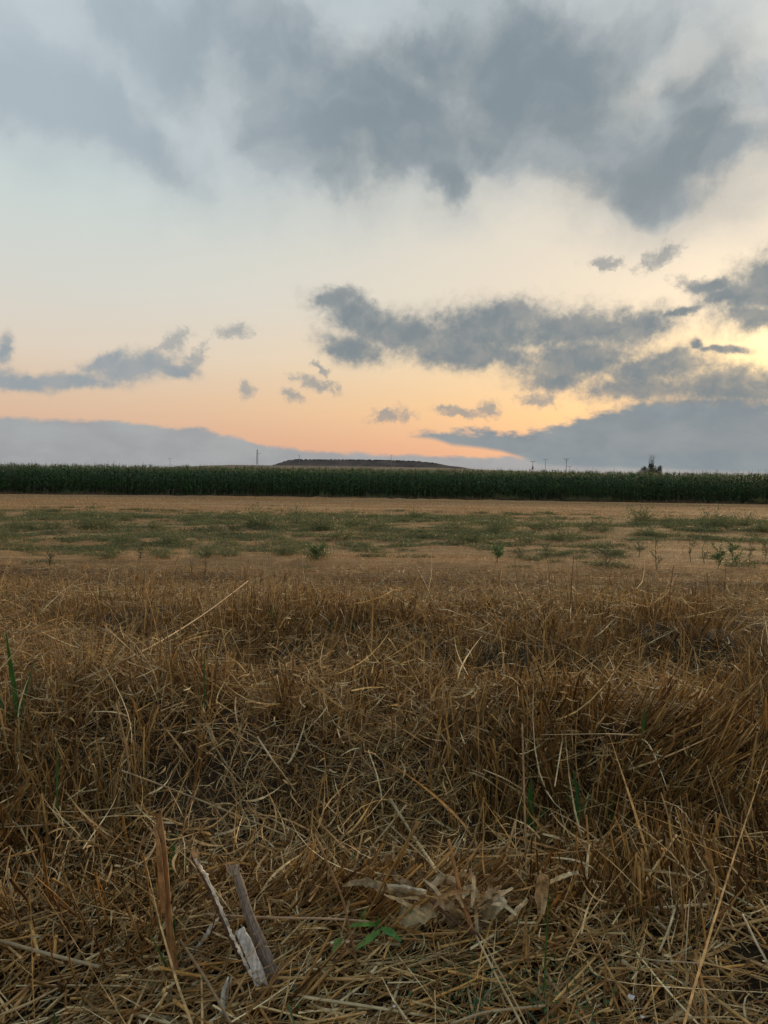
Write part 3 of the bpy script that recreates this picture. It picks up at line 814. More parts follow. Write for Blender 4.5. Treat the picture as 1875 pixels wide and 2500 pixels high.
# ------------------------------------------------------------------ foreground straw
browns = np.array([(0.54, 0.29, 0.080), (0.40, 0.20, 0.055), (0.64, 0.385, 0.13), (0.24, 0.115, 0.036), (0.50, 0.31, 0.12)])
pales = np.array([(0.70, 0.50, 0.23), (0.58, 0.37, 0.15), (0.46, 0.28, 0.105), (0.80, 0.64, 0.36), (0.34, 0.19, 0.07), (0.52, 0.35, 0.16)])
def hole(x, y):
    """fraction of cover: thin in some hollows"""
    q = vnoise(x * 2.3 + 9, y * 2.0, 41) * 0.65 + vnoise(x * 5, y * 5, 42) * 0.35
    return 0.3 + 0.7 * sstep(0.24, 0.44, q)
def zone_stand(x, y):
    return sstep(1.3, 1.75, y + 0.25 * (vnoise(x * 2, y * 2, 43) - 0.5)) * (1 - 0.93 * sstep(6.0, 8.6, y))

def standing(nc, y0, y1, S, K, per=8):
    x, y = scatter(nc, y0, y1, 1.0)
    q = hole(x, y) * zone_stand(x, y) * (0.35 + 0.65 * sstep(0.3, 0.55, vnoise(x * 1.1, y * 2.2, 44))) * (0.15 + 0.85 * sstep(0.25, 0.5, vnoise(x * 2.1, y * 1.7, 51)))
    keep = rng.random(nc) < q
    x, y = x[keep], y[keep]
    k = rng.integers(3, per + 5, len(x))
    cx = np.repeat(x, k); cy = np.repeat(y, k); n = len(cx)
    ch = np.repeat(rng.uniform(0.4, 1.15, len(x)), k)
    ca = np.repeat(rng.normal(size=(len(x), 2)) * 0.10, k, 0)
    px = cx + rng.normal(size=n) * 0.013; py = cy + rng.normal(size=n) * 0.013
    la = vnoise(px * 0.8, py * 0.8, 45) * 6.28 * 1.5; lm = sstep(0.42, 0.85, vnoise(px * 1.2 + 5, py * 1.2, 46)) * 0.85
    d = norm(np.stack([ca[:, 0] + np.cos(la) * lm + rng.normal(size=n) * 0.2, ca[:, 1] + np.sin(la) * lm + rng.normal(size=n) * 0.2, np.ones(n)], -1))
    L = ch * (0.19 + 0.15 * vnoise(px * 0.9, py * 0.9, 47)) * (1 - 0.4 * sstep(6.5, 9.5, py)) * rng.uniform(0.55, 1.12, n)
    base = np.stack([px, py, gz(px, py) - 0.01], -1)
    r0 = 0.0011 + 0.0022 * rng.random(n) ** 1.6
    cols = browns[rng.integers(0, 5, n)] * rng.uniform(0.28, 0.98, (n, 1))
    bend = rng.normal(size=(n, 3)) * 0.012; bend[:, 2] = -np.abs(bend[:, 2])
    return tubes(base, d, L, r0, r0 * rng.uniform(0.7, 1.15, n), bend, cols, S, K)

def loose(n, y0, y1, S, K, hi, lmax=0.34, flatness=0.18, width=1.0, fresh=1.0):
    x, y = scatter(n, y0, y1, 1.0)
    keep = rng.random(n) < 0.12 + 0.88 * hole(x, y)
    x, y = x[keep], y[keep]; n = len(x)
    zs = zone_stand(x, y)
    a = rng.uniform(0, 6.28, n) + 0.0
    fa = vnoise(x * 0.9, y * 0.9, 48) * 9
    a = np.where(rng.random(n) < 0.55, fa + rng.normal(size=n) * 0.5, a)
    pit = rng.normal(size=n) * (flatness + 0.22 * zs)
    L = np.clip(rng.gamma(2.4, 0.042, n), 0.025, lmax)
    hh = zs * hi * rng.beta(1.6, 1.6, n) * (0.4 + 0.8 * vnoise(x * 1.6, y * 1.6, 49)) + 0.004 + 0.03 * rng.random(n)
    d = np.stack([np.cos(a) * np.cos(pit), np.sin(a) * np.cos(pit), np.sin(pit)], -1)
    base = np.stack([x, y, gz(x, y) + hh], -1) - d * L[:, None] * 0.5
    base[:, 2] = np.maximum(base[:, 2], gz(base[:, 0], base[:, 1]) + 0.002)
    r0 = (0.0008 + 0.0022 * rng.random(n) ** 2.2) * width
    bend = rng.normal(size=(n, 3)) * 0.14 * L[:, None] * (rng.random((n, 1)) < 0.5); bend[:, 2] -= 0.02 * L
    m = rng.random(n) < 0.5
    cols = np.where(m[:, None], pales[rng.integers(0, 6, n)], browns[rng.integers(0, 5, n)]) * rng.uniform(0.42, 1.08, (n, 1)) * fresh
    return tubes(base, d, L, r0, r0 * 0.85, bend, cols, S, K)

def shreds(n, y0, y1, S, hi):
    x, y = scatter(n, y0, y1, 1.0)
    keep = rng.random(n) < 0.15 + 0.85 * hole(x, y)
    x, y = x[keep], y[keep]; n = len(x)
    zs = zone_stand(x, y)
    d = norm(rng.normal(size=(n, 3)) * np.array([1, 1, 0.55]))
    L = np.clip(rng.gamma(3.0, 0.03, n), 0.03, 0.24)
    hh = zs * hi * rng.random(n) ** 0.8 + 0.004 + 0.03 * rng.random(n)
    base = np.stack([x, y, gz(x, y) + hh], -1)
    bend = rng.normal(size=(n, 3)) * 0.42 * L[:, None]; bend2 = rng.normal(size=(n, 3)) * 0.3 * L[:, None]
    w = 0.0022 + 0.0065 * rng.random(n) ** 1.8
    cols = pales[rng.integers(0, 6, n)] * rng.uniform(0.4, 1.05, (n, 1))
    V, F, C = ribbons(base, d, L, w, bend, rng.normal(size=n) * 1.6, cols, S, 0.85, bend2=bend2)
    V[:, 2] = np.maximum(V[:, 2], gz(V[:, 0], V[:, 1]) + 0.002)
    return V, F, C

b = Buf()
b.add(*standing(6200, 0.9, 3.2, 4, 5)); b.add(*standing(24000, 3.2, 11.5, 2, 4, 7))
FILL = True; b.add(*standing(9500, 0.2, 9.5, 2, 4, 5)); FILL = False
n = 520
x, y = scatter(n, 1.9, 8.0, 1.0)
base = np.stack([x, y, gz(x, y) - 0.01], -1)
d = norm(np.stack([rng.normal(size=n) * 0.12, rng.normal(size=n) * 0.12, np.ones(n)], -1))
r0 = rng.uniform(0.0018, 0.0045, n)
b.add(*tubes(base, d, rng.uniform(0.26, 0.46, n), r0, r0 * 0.5, rng.normal(size=(n, 3)) * 0.03, browns[rng.integers(0, 5, n)] * rng.uniform(0.5, 1.0, (n, 1)), 4, 5))
tag(b.obj('standing_stubble', M_straw, smooth=True), 'standing clumps of cut brown straw stalks across the foreground', 'stubble', None, 'stuff')
b = Buf()
b.add(*loose(12500, 0.8, 3.2, 3, 5, 0.13)); b.add(*loose(24000, 3.2, 11.0, 2, 3, 0.13, width=1.1))
b.add(*loose(9000, 7.6, 12.6, 1, 3, 0.02, 0.34, 0.08, 1.7))
b.add(*loose(26000, 0.8, 4.5, 1, 3, 0.16, 0.12, 0.5, 0.5))
b.add(*loose(10000, 0.75, 1.75, 3, 5, 0.08, 0.30, 0.10, 1.25, 1.22))
FILL = True; b.add(*loose(22000, 0.1, 9.5, 2, 3, 0.13)); b.add(*loose(8000, 0.1, 12.0, 1, 3, 0.03)); b.add(*loose(9000, 0.0, 1.6, 2, 3, 0.05, 0.3, 0.1, 1.25, 1.2)); FILL = False
b.add(*loose(5000, 0.0, 0.9, 2, 3, 0.04))
tag(b.obj('loose_straw', M_straw, smooth=True), 'tangled loose tan straw lying over the stubble', 'straw', None, 'stuff')
b = Buf()
b.add(*shreds(15000, 0.8, 3.2, 6, 0.20)); b.add(*shreds(44000, 3.2, 9.5, 3, 0.20)); b.add(*shreds(6000, 9.0, 12.5, 2, 0.05))
FILL = True; b.add(*shreds(15000, 0.1, 9.5, 3, 0.16)); FILL = False
tag(b.obj('straw_leaf_litter', M_leaf, smooth=True), 'shredded curly dry leaves caught among the straw', 'leaf litter', None, 'stuff')
# ------------------------------------------------------------------ single things lying and standing in the straw
def ghit(px, py, dz=0.0):
    """where the sight line meets the uneven ground"""
    q = on_z(px, py, dz)
    for _ in range(6): q = on_z(px, py, float(gz(q.x, q.y)) + dz)
    return q
def pl(pts, y):
    """points (px, py[, dy]) set up at distance y"""
    return [np.array(at_y(p_[0], p_[1], y + (p_[2] if len(p_) > 2 else 0))) for p_ in pts]
def dense(pts, n):
    pts = np.array(pts); L = np.concatenate([[0], np.cumsum(np.linalg.norm(np.diff(pts, axis=0), axis=1))])
    t = np.linspace(0, L[-1], n)
    out = np.stack([np.interp(t, L, pts[:, k]) for k in range(3)], -1)
    for _ in range(2): out[1:-1] = (out[:-2] + 2 * out[1:-1] + out[2:]) / 4
    return out
def local(o_pts, org): return np.array(o_pts) - np.array(org)
def strip(b, pts, w, col, thick=0.0012, nrm=(0, -1, 0.3), ragged=0.0, seed=1, taper=None, cup=0.0):
    """blade with thickness along a path, width w, ragged edges"""
    r = np.random.default_rng(seed)
    pts = np.array(pts); n = len(pts)
    T = norm(np.gradient(pts, axis=0)); N = norm(np.array(nrm, float)); sd = norm(np.cross(T, N)); up = np.cross(sd, T)
    w = np.full(n, w) if np.isscalar(w) else np.interp(np.linspace(0, 1, n), np.linspace(0, 1, len(w)), w)
    a = w / 2 * (1 + ragged * r.normal(size=n)); c = w / 2 * (1 + ragged * r.normal(size=n))
    V = np.stack([pts - sd * a[:, None] + up * (cup * w)[:, None], pts - up * 0.0, pts + sd * c[:, None] + up * (cup * w)[:, None],
                  pts + sd * c[:, None] + up * (cup * w + thick)[:, None], pts + up * thick, pts - sd * a[:, None] + up * (cup * w + thick)[:, None]], 1).reshape(-1, 3)
    F = [[i * 6 + k, i * 6 + (k + 1) % 6, (i + 1) * 6 + (k + 1) % 6, (i + 1) * 6 + k] for i in range(n - 1) for k in range(6)]
    e = (n - 1) * 6
    F += [[0, 1, 4, 5], [1, 2, 3, 4], [e + 5, e + 4, e + 1, e], [e + 4, e + 3, e + 2, e + 1]]
    colv = np.tile(np.asarray(col, float), (len(V), 1)) * (1 + 0.12 * r.normal(size=(len(V), 1)))
    b.add(V, F, np.clip(colv, 0, 1))

px_m = lambda px, y: px / FPX * y * 1.02          # pixels to metres at distance y (low in the frame)

# upright orange brown cane
q = ghit(432, 2428); yb = q.y
root = empty('dry_cane', q); tag(root, 'thick orange brown broken cane standing upright at lower left', 'dry cane')
pts = dense(local(pl([(433, 2425), (424, 2350), (412, 2250), (405, 2150), (398, 2060), (386, 1985, 0.02)], yb), q), 26)
b = Buf(); rad = np.interp(np.arange(26), [0, 1, 12, 25], [1.25, 1.0, 0.85, 0.75]) * px_m(10, yb)
path_tube(pts, rad, 14, (0.24, 0.125, 0.048), 0.09, b, cap=True); b.obj('stalk', M_wood, root, True)
b = Buf(); strip(b, pts[12:25] + np.array([-0.004, -0.014, 0]), [px_m(10, yb), px_m(15, yb), px_m(13, yb), px_m(4, yb)], (0.34, 0.18, 0.07), 0.0015, ragged=0.12, cup=-0.15); b.obj('leaf_sheath', M_leaf, root)
b = Buf(); path_tube([pts[1] * 1.0, pts[1] + np.array([0, 0, 0.006]), pts[1] + np.array([0, 0, 0.012])], [rad[0] * 0.9, rad[0] * 1.12, rad[0] * 0.95], 14, (0.16, 0.085, 0.04), buf=b); b.obj('node_ring', M_wood, root, True)
b = Buf(); path_tube(dense(local(pl([(433, 2424), (436, 2450), (438, 2478)], yb - 0.02), q), 6), [rad[0] * 0.6] * 6, 8, (0.05, 0.03, 0.018), 0.15, b); b.obj('root_end', M_wood, root, True)

# split stalk with a frayed white edge
q = ghit(640, 2435); yb = q.y
root = empty('split_stalk', q); tag(root, 'slim dark split stalk with frayed white edge, leaning left beside the grey stump', 'split stalk')
raw = [(478, 2096), (504, 2137), (536, 2210), (565, 2277), (591, 2333), (618, 2386), (636, 2420)]
pts = dense(local(pl([(x_ - 7, y_ + 4, 0.03 * (1 - k / 6)) for k, (x_, y_) in enumerate(raw)], yb), q), 30)
b = Buf(); path_tube(pts, np.interp(np.arange(30), [0, 8, 20, 29], [0.5, 1, 1.1, 0.6]) * px_m(4.5, yb), 7, (0.10, 0.058, 0.035), 0.15, b); b.obj('bark', M_wood, root, True)
pts2 = dense(local(pl([(x_, y_, -0.012) for x_, y_ in raw], yb), q), 70)
b = Buf(); strip(b, pts2, px_m(6, yb), (0.75, 0.68, 0.55), 0.003, ragged=0.4, seed=3); b.obj('frayed_pith', M_leaf, root)
b = Buf()
for k, (x_, y_) in enumerate([(468, 2070), (474, 2066), (482, 2072), (486, 2080)]):
    strip(b, dense(local(pl([(x_, y_), ((x_ + 484) / 2 - 2, 2096), (494, 2130)], yb - 0.004 * k), q), 8), [px_m(3, yb), px_m(6, yb), px_m(5, yb)], (0.42, 0.28, 0.15), seed=k)
b.obj('splayed_tip', M_leaf, root)

q = ghit(432, 2385); yb = q.y + 0.04
root = empty('bark_strip', q); tag(root, 'short white edged bark strip slanting between the cane and the split stalk', 'bark strip')
raw = [(434, 2379), (454, 2350), (471, 2323), (492, 2299), (516, 2263), (536, 2237)]
b = Buf(); path_tube(dense(local(pl([(x_ + 4, y_ + 5, 0.01) for x_, y_ in raw], yb), q), 20), np.full(20, px_m(4, yb)), 6, (0.14, 0.08, 0.045), 0.15, b); b.obj('bark', M_wood, root, True)
b = Buf(); strip(b, dense(local(pl(raw, yb - 0.006), q), 44), [px_m(5, yb), px_m(11, yb), px_m(7, yb), px_m(9, yb), px_m(5, yb)], (0.75, 0.68, 0.56), 0.003, ragged=0.25, seed=8); b.obj('frayed_pith', M_leaf, root)

# weathered grey stump of a stalk with a slab of pale pith
q = ghit(686, 2425); yb = q.y
root = empty('woody_stalk', q); tag(root, 'thick weathered grey ribbed stalk leaning left at the bottom of the photo', 'woody stalk')
raw = [(572, 2112), (581, 2145), (591, 2178), (606, 2229), (622, 2272), (642, 2318), (663, 2369), (688, 2424)]
pts = dense(local(pl([(x_, y_, 0.04 * (1 - k / 7)) for k, (x_, y_) in enumerate(raw)], yb), q), 40)
rad = np.interp(np.linspace(0, 1, 40), [0, .1, .2, .22, .45, .6, .62, 1], [7, 10, 11.5, 10.5, 12.5, 15, 14, 17]) * px_m(1.0, yb)
b = Buf(); path_tube(pts, rad, 28, (0.20, 0.155, 0.12), 0.0, b)
V, F, C = b.arr(); nk = 28
for i in range(40):
    for k in range(nk):
        rdg = 0.11 * math.sin(k * 2.9 + 0.3 * math.sin(i * 0.25)) + 0.05 * math.sin(k * 5.3 + 1)
        V[i * nk + k] = pts[i] + (V[i * nk + k] - pts[i]) * (1 + rdg)
        C[i * nk + k] = np.array((0.21, 0.165, 0.13)) * (1 + 2.6 * rdg) * (0.9 + 0.2 * random.random())
mesh_np('bark', V, F, M_wood, C, root, True)
for t_, s_ in ((9, 1.15), (24, 1.12)):
    b = Buf(); path_tube([pts[t_] - (pts[t_ + 1] - pts[t_]) * 0.3, pts[t_], pts[t_] + (pts[t_ + 1] - pts[t_]) * 0.4], [rad[t_] * 0.95, rad[t_] * s_, rad[t_] * 0.95], 16, (0.13, 0.095, 0.075), 0.1, b)
    b.obj('node_ring', M_wood, root, True)
b = Buf(); strip(b, dense(local(pl([(585, 2268, -0.01), (602, 2300, -0.015), (618, 2340, -0.015), (634, 2380, -0.015), (648, 2408, -0.01)], yb), q), 26), [px_m(22, yb), px_m(24, yb), px_m(25, yb), px_m(25, yb), px_m(18, yb)], (0.50, 0.47, 0.43), 0.005, ragged=0.05, seed=6)
pith = b.obj('pith_slab', M_wood, root); pith['label'] = 'flat pale grey slab of pith beside the bark'
b = Buf()
for k in range(5): strip(b, dense([pts[2] + np.array([0.004 * k - 0.008, -0.01, 0]), pts[0] + np.array([0.006 * k - 0.014, -0.012, 0.008 + 0.004 * (k % 2)])], 5), [0.004, 0.002], (0.30, 0.24, 0.18), seed=k)
b.obj('splinters', M_wood, root)

q = ghit(540, 2497); yb = q.y
root = empty('pale_stem', q); tag(root, 'crumbling whitish stem piece at the bottom edge below the split stalk', 'stem piece')
b = Buf(); strip(b, dense(local(pl([(558, 2384), (549, 2410), (544, 2440), (546, 2462), (540, 2485), (536, 2515)], yb), q), 24), [px_m(4, yb), px_m(10, yb), px_m(11, yb), px_m(15, yb), px_m(30, yb)], (0.42, 0.42, 0.36), 0.008, ragged=0.16, seed=12); b.obj('pith', M_wood, root)
b = Buf(); path_tube(dense(local(pl([(566, 2386, 0.01), (552, 2430, 0.01), (555, 2500, 0.01)], yb), q), 8), np.full(8, px_m(3, yb)), 6, (0.3, 0.22, 0.14), buf=b); b.obj('bark', M_wood, root, True)

# heap of broad dry corn leaves
q = ghit(1110, 2290); yb = q.y - 0.05
root = empty('dry_leaf_clump', q); tag(root, 'sprawling clump of broad curled dry corn leaves on a broken stalk', 'dry plant')
lv = [([(945, 2171), (985, 2178), (1020, 2184), (1041, 2183)], [22, 28, 24, 10], (0.42, 0.33, 0.19), 0.02), ([(945, 2163), (990, 2167), (1041, 2176)], [8, 10, 5], (0.52, 0.43, 0.28), -0.01),
      ([(974, 2234), (1000, 2236), (1030, 2230), (1060, 2222)], [34, 42, 36, 26], (0.36, 0.28, 0.15), 0.0), ([(966, 2160), (985, 2158), (1012, 2166)], [18, 22, 12], (0.30, 0.22, 0.13), 0.03),
      ([(1056, 2160), (1075, 2146), (1095, 2146), (1114, 2158)], [10, 22, 20, 12], (0.40, 0.30, 0.17), 0.02), ([(1128, 2192), (1137, 2170), (1150, 2166), (1163, 2178), (1172, 2200)], [10, 18, 16, 12, 4], (0.44, 0.35, 0.20), 0.0),
      ([(1195, 2134), (1197, 2165), (1198, 2196)], [20, 14, 9], (0.44, 0.32, 0.18), 0.05), ([(1164, 2206), (1163, 2240), (1165, 2275)], [9, 9, 7], (0.45, 0.34, 0.19), 0.0),
      ([(1172, 2222), (1210, 2192), (1252, 2167)], [6, 9, 6], (0.50, 0.42, 0.27), 0.0), ([(1178, 2243), (1205, 2215), (1234, 2196)], [20, 32, 10], (0.38, 0.31, 0.19), 0.03),
      ([(1237, 2252), (1262, 2224), (1288, 2195)], [10, 12, 8], (0.45, 0.34, 0.19), 0.02), ([(836, 2164), (870, 2152), (905, 2154), (938, 2168)], [4, 14, 20, 18], (0.30, 0.22, 0.12), 0.05),
      ([(945, 2084), (957, 2120), (970, 2155)], [22, 18, 10], (0.40, 0.29, 0.16), 0.10), ([(1318, 2230), (1313, 2170), (1322, 2128), (1336, 2140), (1328, 2195), (1324, 2232)], [10, 20, 14, 12, 14, 8], (0.45, 0.32, 0.17), 0.02),
      ([(1335, 2158), (1370, 2140), (1412, 2128)], [6, 9, 6], (0.55, 0.48, 0.30), 0.02), ([(1112, 2128), (1150, 2140), (1185, 2195)], [8, 14, 6], (0.36, 0.22, 0.10), 0.06),
      ([(1070, 2195), (1100, 2215), (1130, 2240)], [20, 18, 8], (0.36, 0.27, 0.15), 0.01), ([(1090, 2250), (1140, 2240), (1200, 2200)], [16, 24, 14], (0.33, 0.22, 0.12), 0.05),
      ([(1020, 2120), (1040, 2140), (1056, 2175)], [16, 22, 12], (0.34, 0.25, 0.14), 0.06), ([(1225, 2290), (1190, 2260), (1150, 2262)], [10, 20, 10], (0.3, 0.2, 0.11), 0.02)]
for k, (pp, ww, cc, dy) in enumerate(lv):
    b = Buf(); n_ = len(pp)
    P3 = dense(local(pl([(x_, y_, dy + 0.02 * math.sin(j * 1.9 + k)) for j, (x_, y_) in enumerate(pp)], yb), q), 14)
    strip(b, P3, [px_m(v_ * 1.1, yb) for v_ in ww], np.array(cc) * random.uniform(0.95, 1.25), 0.0009, nrm=(random.uniform(-.4, .4), -1, random.uniform(0.1, 0.8)), ragged=0.2, seed=40 + k, cup=random.uniform(-0.3, 0.3))
    b.obj('leaf', M_leaf, root)
rl = np.random.default_rng(77)
for k in range(16):        # narrower curled blades of the same plant
    x0, y0 = 1140 + rl.normal() * 60, 2225 + rl.normal() * 22
    an = rl.uniform(0.15, 2.9); ln = rl.uniform(60, 130)
    x1, y1 = x0 + math.cos(an) * ln, y0 - math.sin(an) * ln * 0.8
    xm, ym = (x0 + x1) / 2 + rl.normal() * 10, (y0 + y1) / 2 - rl.uniform(5, 28)
    b = Buf()
    P3 = dense(local(pl([(x0, y0, 0.03 * rl.normal()), (xm, ym, 0.02 * rl.normal()), (x1, y1, 0.04 * rl.normal())], yb), q), 12)
    strip(b, P3, [px_m(v_, yb) for v_ in (5, 11, 9, 3)], np.array([(0.52, 0.38, 0.20), (0.42, 0.27, 0.13), (0.36, 0.21, 0.09), (0.56, 0.45, 0.27)][k % 4]), 0.0009, nrm=(rl.uniform(-.6, .6), -1, rl.uniform(0, 1)), ragged=0.15, seed=90 + k, cup=rl.uniform(-0.3, 0.3))
    b.obj('leaf', M_leaf, root)
b = Buf(); path_tube(dense(local(pl([(1095, 2050), (1110, 2120), (1125, 2183), (1153, 2273), (1175, 2300)], yb), q), 18), np.linspace(px_m(3.5, yb), px_m(7, yb), 18), 8, (0.34, 0.18, 0.075), 0.08, b); b.obj('stalk', M_wood, root, True)
b = Buf(); path_tube(dense(local(pl([(1055, 2200), (1101, 2243), (1130, 2262), (1175, 2287)], yb - 0.03), q), 12), np.full(12, px_m(4, yb)), 7, (0.09, 0.05, 0.03), 0.12, b); b.obj('twig', M_wood, root, True)

# green sprig
q = ghit(905, 2345); yb = q.y
root = empty('green_sprig', q); tag(root, 'small green sprig with five narrow leaves beside the dry corn leaves', 'plant')
gcol = [(0.14, 0.30, 0.06), (0.17, 0.33, 0.07), (0.11, 0.26, 0.06), (0.15, 0.30, 0.08), (0.12, 0.26, 0.06)]
for k, (pp, ww) in enumerate([([(916, 2258), (885, 2252), (848, 2264)], [6, 17, 2]), ([(928, 2272), (900, 2292), (868, 2318)], [8, 17, 3]), ([(930, 2266), (955, 2276), (980, 2298)], [8, 18, 3]),
                              ([(966, 2318), (946, 2336), (926, 2368)], [8, 15, 2]), ([(918, 2262), (926, 2248), (922, 2240)], [6, 10, 3]), ([(900, 2262), (880, 2240), (894, 2218)], [4, 7, 2]), ([(833, 2292), (822, 2305), (815, 2330)], [6, 18, 6])]):
    b = Buf(); strip(b, dense(local(pl([(x_, y_, -0.02 * j) for j, (x_, y_) in enumerate(pp)], yb), q), 10), [px_m(v_, yb) for v_ in ww], gcol[k % 5], 0.0006, nrm=(0, -1, 0.9), seed=k, cup=0.12)
    b.obj('leaf', M_green, root)
b = Buf(); path_tube(dense(local(pl([(920, 2255), (914, 2285), (905, 2350)], yb), q), 8), np.full(8, px_m(3, yb)), 6, (0.16, 0.22, 0.12), buf=b); b.obj('stem', M_green, root, True)

# pale yellow straw folded double
q = ghit(656, 2190); yb = q.y
root = empty('folded_straw', q); tag(root, 'pale yellow split straw pointing up right above the grey stalk', 'straw')
for k, (pp, ww) in enumerate([([(656, 2190), (680, 2140), (698, 2100), (712, 2075), (728, 2046)], [9, 10, 8, 9]), ([(672, 2178), (700, 2125), (714, 2085), (730, 2050)], [3, 8, 9, 9])]):
    b = Buf(); strip(b, dense(local(pl([(x_, y_, 0.01 * k) for x_, y_ in pp], yb), q), 10), [px_m(v_, yb) for v_ in ww], (0.52, 0.40, 0.19), 0.0016, seed=k, cup=0.2); b.obj('straw_half', M_leaf, root)

# long single straws that stand out
straws = [
    ([(1320, 1794), (1470, 1791), (1615, 1796)], 3, (0.46, 0.36, 0.2), 0.16, 'long level straw lying across the stubble right of the middle'),
    ([(1626, 1643), (1750, 1712), (1870, 1790)], 6, (0.48, 0.38, 0.21), 0.2, 'long pale straw slanting down to the right edge of the photo'),
    ([(1130, 1528), (1240, 1562), (1360, 1586)], 4, (0.46, 0.35, 0.2), 0.2, 'long straw sloping gently right in the far stubble'),
    ([(606, 1418), (500, 1500), (400, 1562), (300, 1615), (130, 1690)], 5, (0.42, 0.30, 0.15), 0.22, 'longest fallen straw running from upper middle down to the left'),
    ([(1275, 1767), (1281, 1980), (1290, 2240)], 6, (0.42, 0.29, 0.15), 0.0, 'tall upright pale straw right of the middle, taller than its neighbours'),
    ([(1377, 1779), (1366, 1850), (1354, 1920)], 6, (0.50, 0.38, 0.2), 0.1, 'short thick pale straw leaning left beside the level straw'),
    ([(1179, 1878), (1230, 1900), (1275, 1926)], 4, (0.46, 0.36, 0.21), 0.14, 'short pale straw lying left of the tall upright straw'),
    ([(297, 1881), (430, 1930), (567, 1985), (700, 2040)], 6, (0.42, 0.31, 0.17), 0.16, 'long straw slanting down right across the left stubble'),
    ([(629, 1801), (665, 1855), (720, 1930)], 7, (0.46, 0.36, 0.2), 0.14, 'stout straw slanting down right in the middle left stubble'),
    ([(0, 2020), (140, 2012), (280, 1992), (380, 1968)], 5, (0.40, 0.29, 0.16), 0.12, 'long nearly level straw at the left edge above the cane'),
    ([(283, 1716), (310, 1830), (329, 1975)], 6, (0.36, 0.23, 0.11), 0.0, 'tall leaning brown stalk left of the middle stubble'),
    ([(1654, 2194), (1636, 2260), (1609, 2324)], 9, (0.52, 0.42, 0.25), 0.06, 'thick bright straw leaning right in the lower right corner stubble'),
    ([(1683, 2194), (1678, 2260), (1674, 2345)], 5, (0.44, 0.34, 0.2), 0.05, 'slim upright straw beside the thick bright one at lower right'),
    ([(1813, 2233), (1845, 2300), (1880, 2362)], 9, (0.55, 0.45, 0.28), 0.06, 'bright straw curving down to the right edge near the bottom'),
    ([(1162, 2284), (1215, 2390), (1278, 2510)], 9, (0.50, 0.38, 0.2), 0.06, 'stout yellow straw running down to the bottom edge right of middle'),
    ([(1170, 2280), (1235, 2400), (1290, 2510)], 6, (0.44, 0.33, 0.17), 0.05, 'slimmer straw lying against the stout yellow one'),
    ([(952, 1950), (1005, 2035), (1065, 2126)], 11, (0.48, 0.38, 0.21), 0.12, 'stout pale straw sloping into the heap of dry corn leaves'),
    ([(925, 1990), (1000, 2060), (1085, 2140)], 6, (0.40, 0.29, 0.15), 0.12, 'thin straw running beside the stout one into the dry leaves'),
    ([(0, 2478), (70, 2450), (140, 2413)], 9, (0.50, 0.36, 0.18), 0.03, 'bright yellow straw rising from the bottom left corner'),
    ([(-10, 2293), (120, 2330), (250, 2362)], 12, (0.38, 0.31, 0.19), 0.05, 'broad greyish flattened straw at the lower left edge'),
    ([(20, 2120), (34, 2240), (44, 2320)], 8, (0.42, 0.34, 0.21), 0.0, 'upright pale straw near the left edge'),
    ([(440, 2296), (500, 2385), (565, 2500)], 11, (0.28, 0.19, 0.10), 0.05, 'dark brown straw crossing in front of the split stalk to the bottom edge'),
    ([(500, 2232), (640, 2240), (830, 2243), (900, 2250)], 8, (0.42, 0.28, 0.16), 0.07, 'long reddish straw lying level behind the grey stalk'),
    ([(770, 2040), (840, 2200), (880, 2400)], 8, (0.30, 0.17, 0.08), 0.0, 'brown bent stalk standing left of the green sprig'),
    ([(1420, 1995), (1550, 2020), (1690, 2045)], 4, (0.40, 0.30, 0.17), 0.1, 'thin straw lying level in the right stubble'),
    ([(1480, 2340), (1478, 2400), (1474, 2466)], 9, (0.30, 0.17, 0.07), 0.0, 'short dark brown stub standing near the bottom right'),
    ([(1500, 2330), (1600, 2345), (1720, 2352)], 5, (0.42, 0.33, 0.2), 0.05, 'thin straw lying level in the lower right corner'),
    ([(1100, 2500), (1180, 2470), (1330, 2455)], 9, (0.44, 0.34, 0.2), 0.03, 'pale straw lying level along the bottom edge'),
]
for pp, w_, cc, hz, lab in straws:
    vert = hz == 0.0
    if vert:
        q = ghit(*pp[-1]); P3 = pl(pp, q.y)
    else:
        P3 = [np.array(ghit(x_, y_, hz + (0.03 if j in (0, len(pp) - 1) else 0.045))) for j, (x_, y_) in enumerate(pp)]
        q = Vector(P3[len(P3) // 2])
    n_ = 14
    P3 = dense(local(P3, q), n_)
    dist = q.y
    b = Buf(); path_tube(P3, np.interp(np.arange(n_), [0, 4, 5, 13], [0.85, 1, 1.0, 0.9]) * px_m(w_ / 2.5, dist), 7, np.array(cc) * 0.95, 0.05, b, flat=0.8)
    o = b.obj('long_straw', M_straw, smooth=True); o.location = q
    tag(o, lab, 'straw', 'long straws standing out of the stubble')

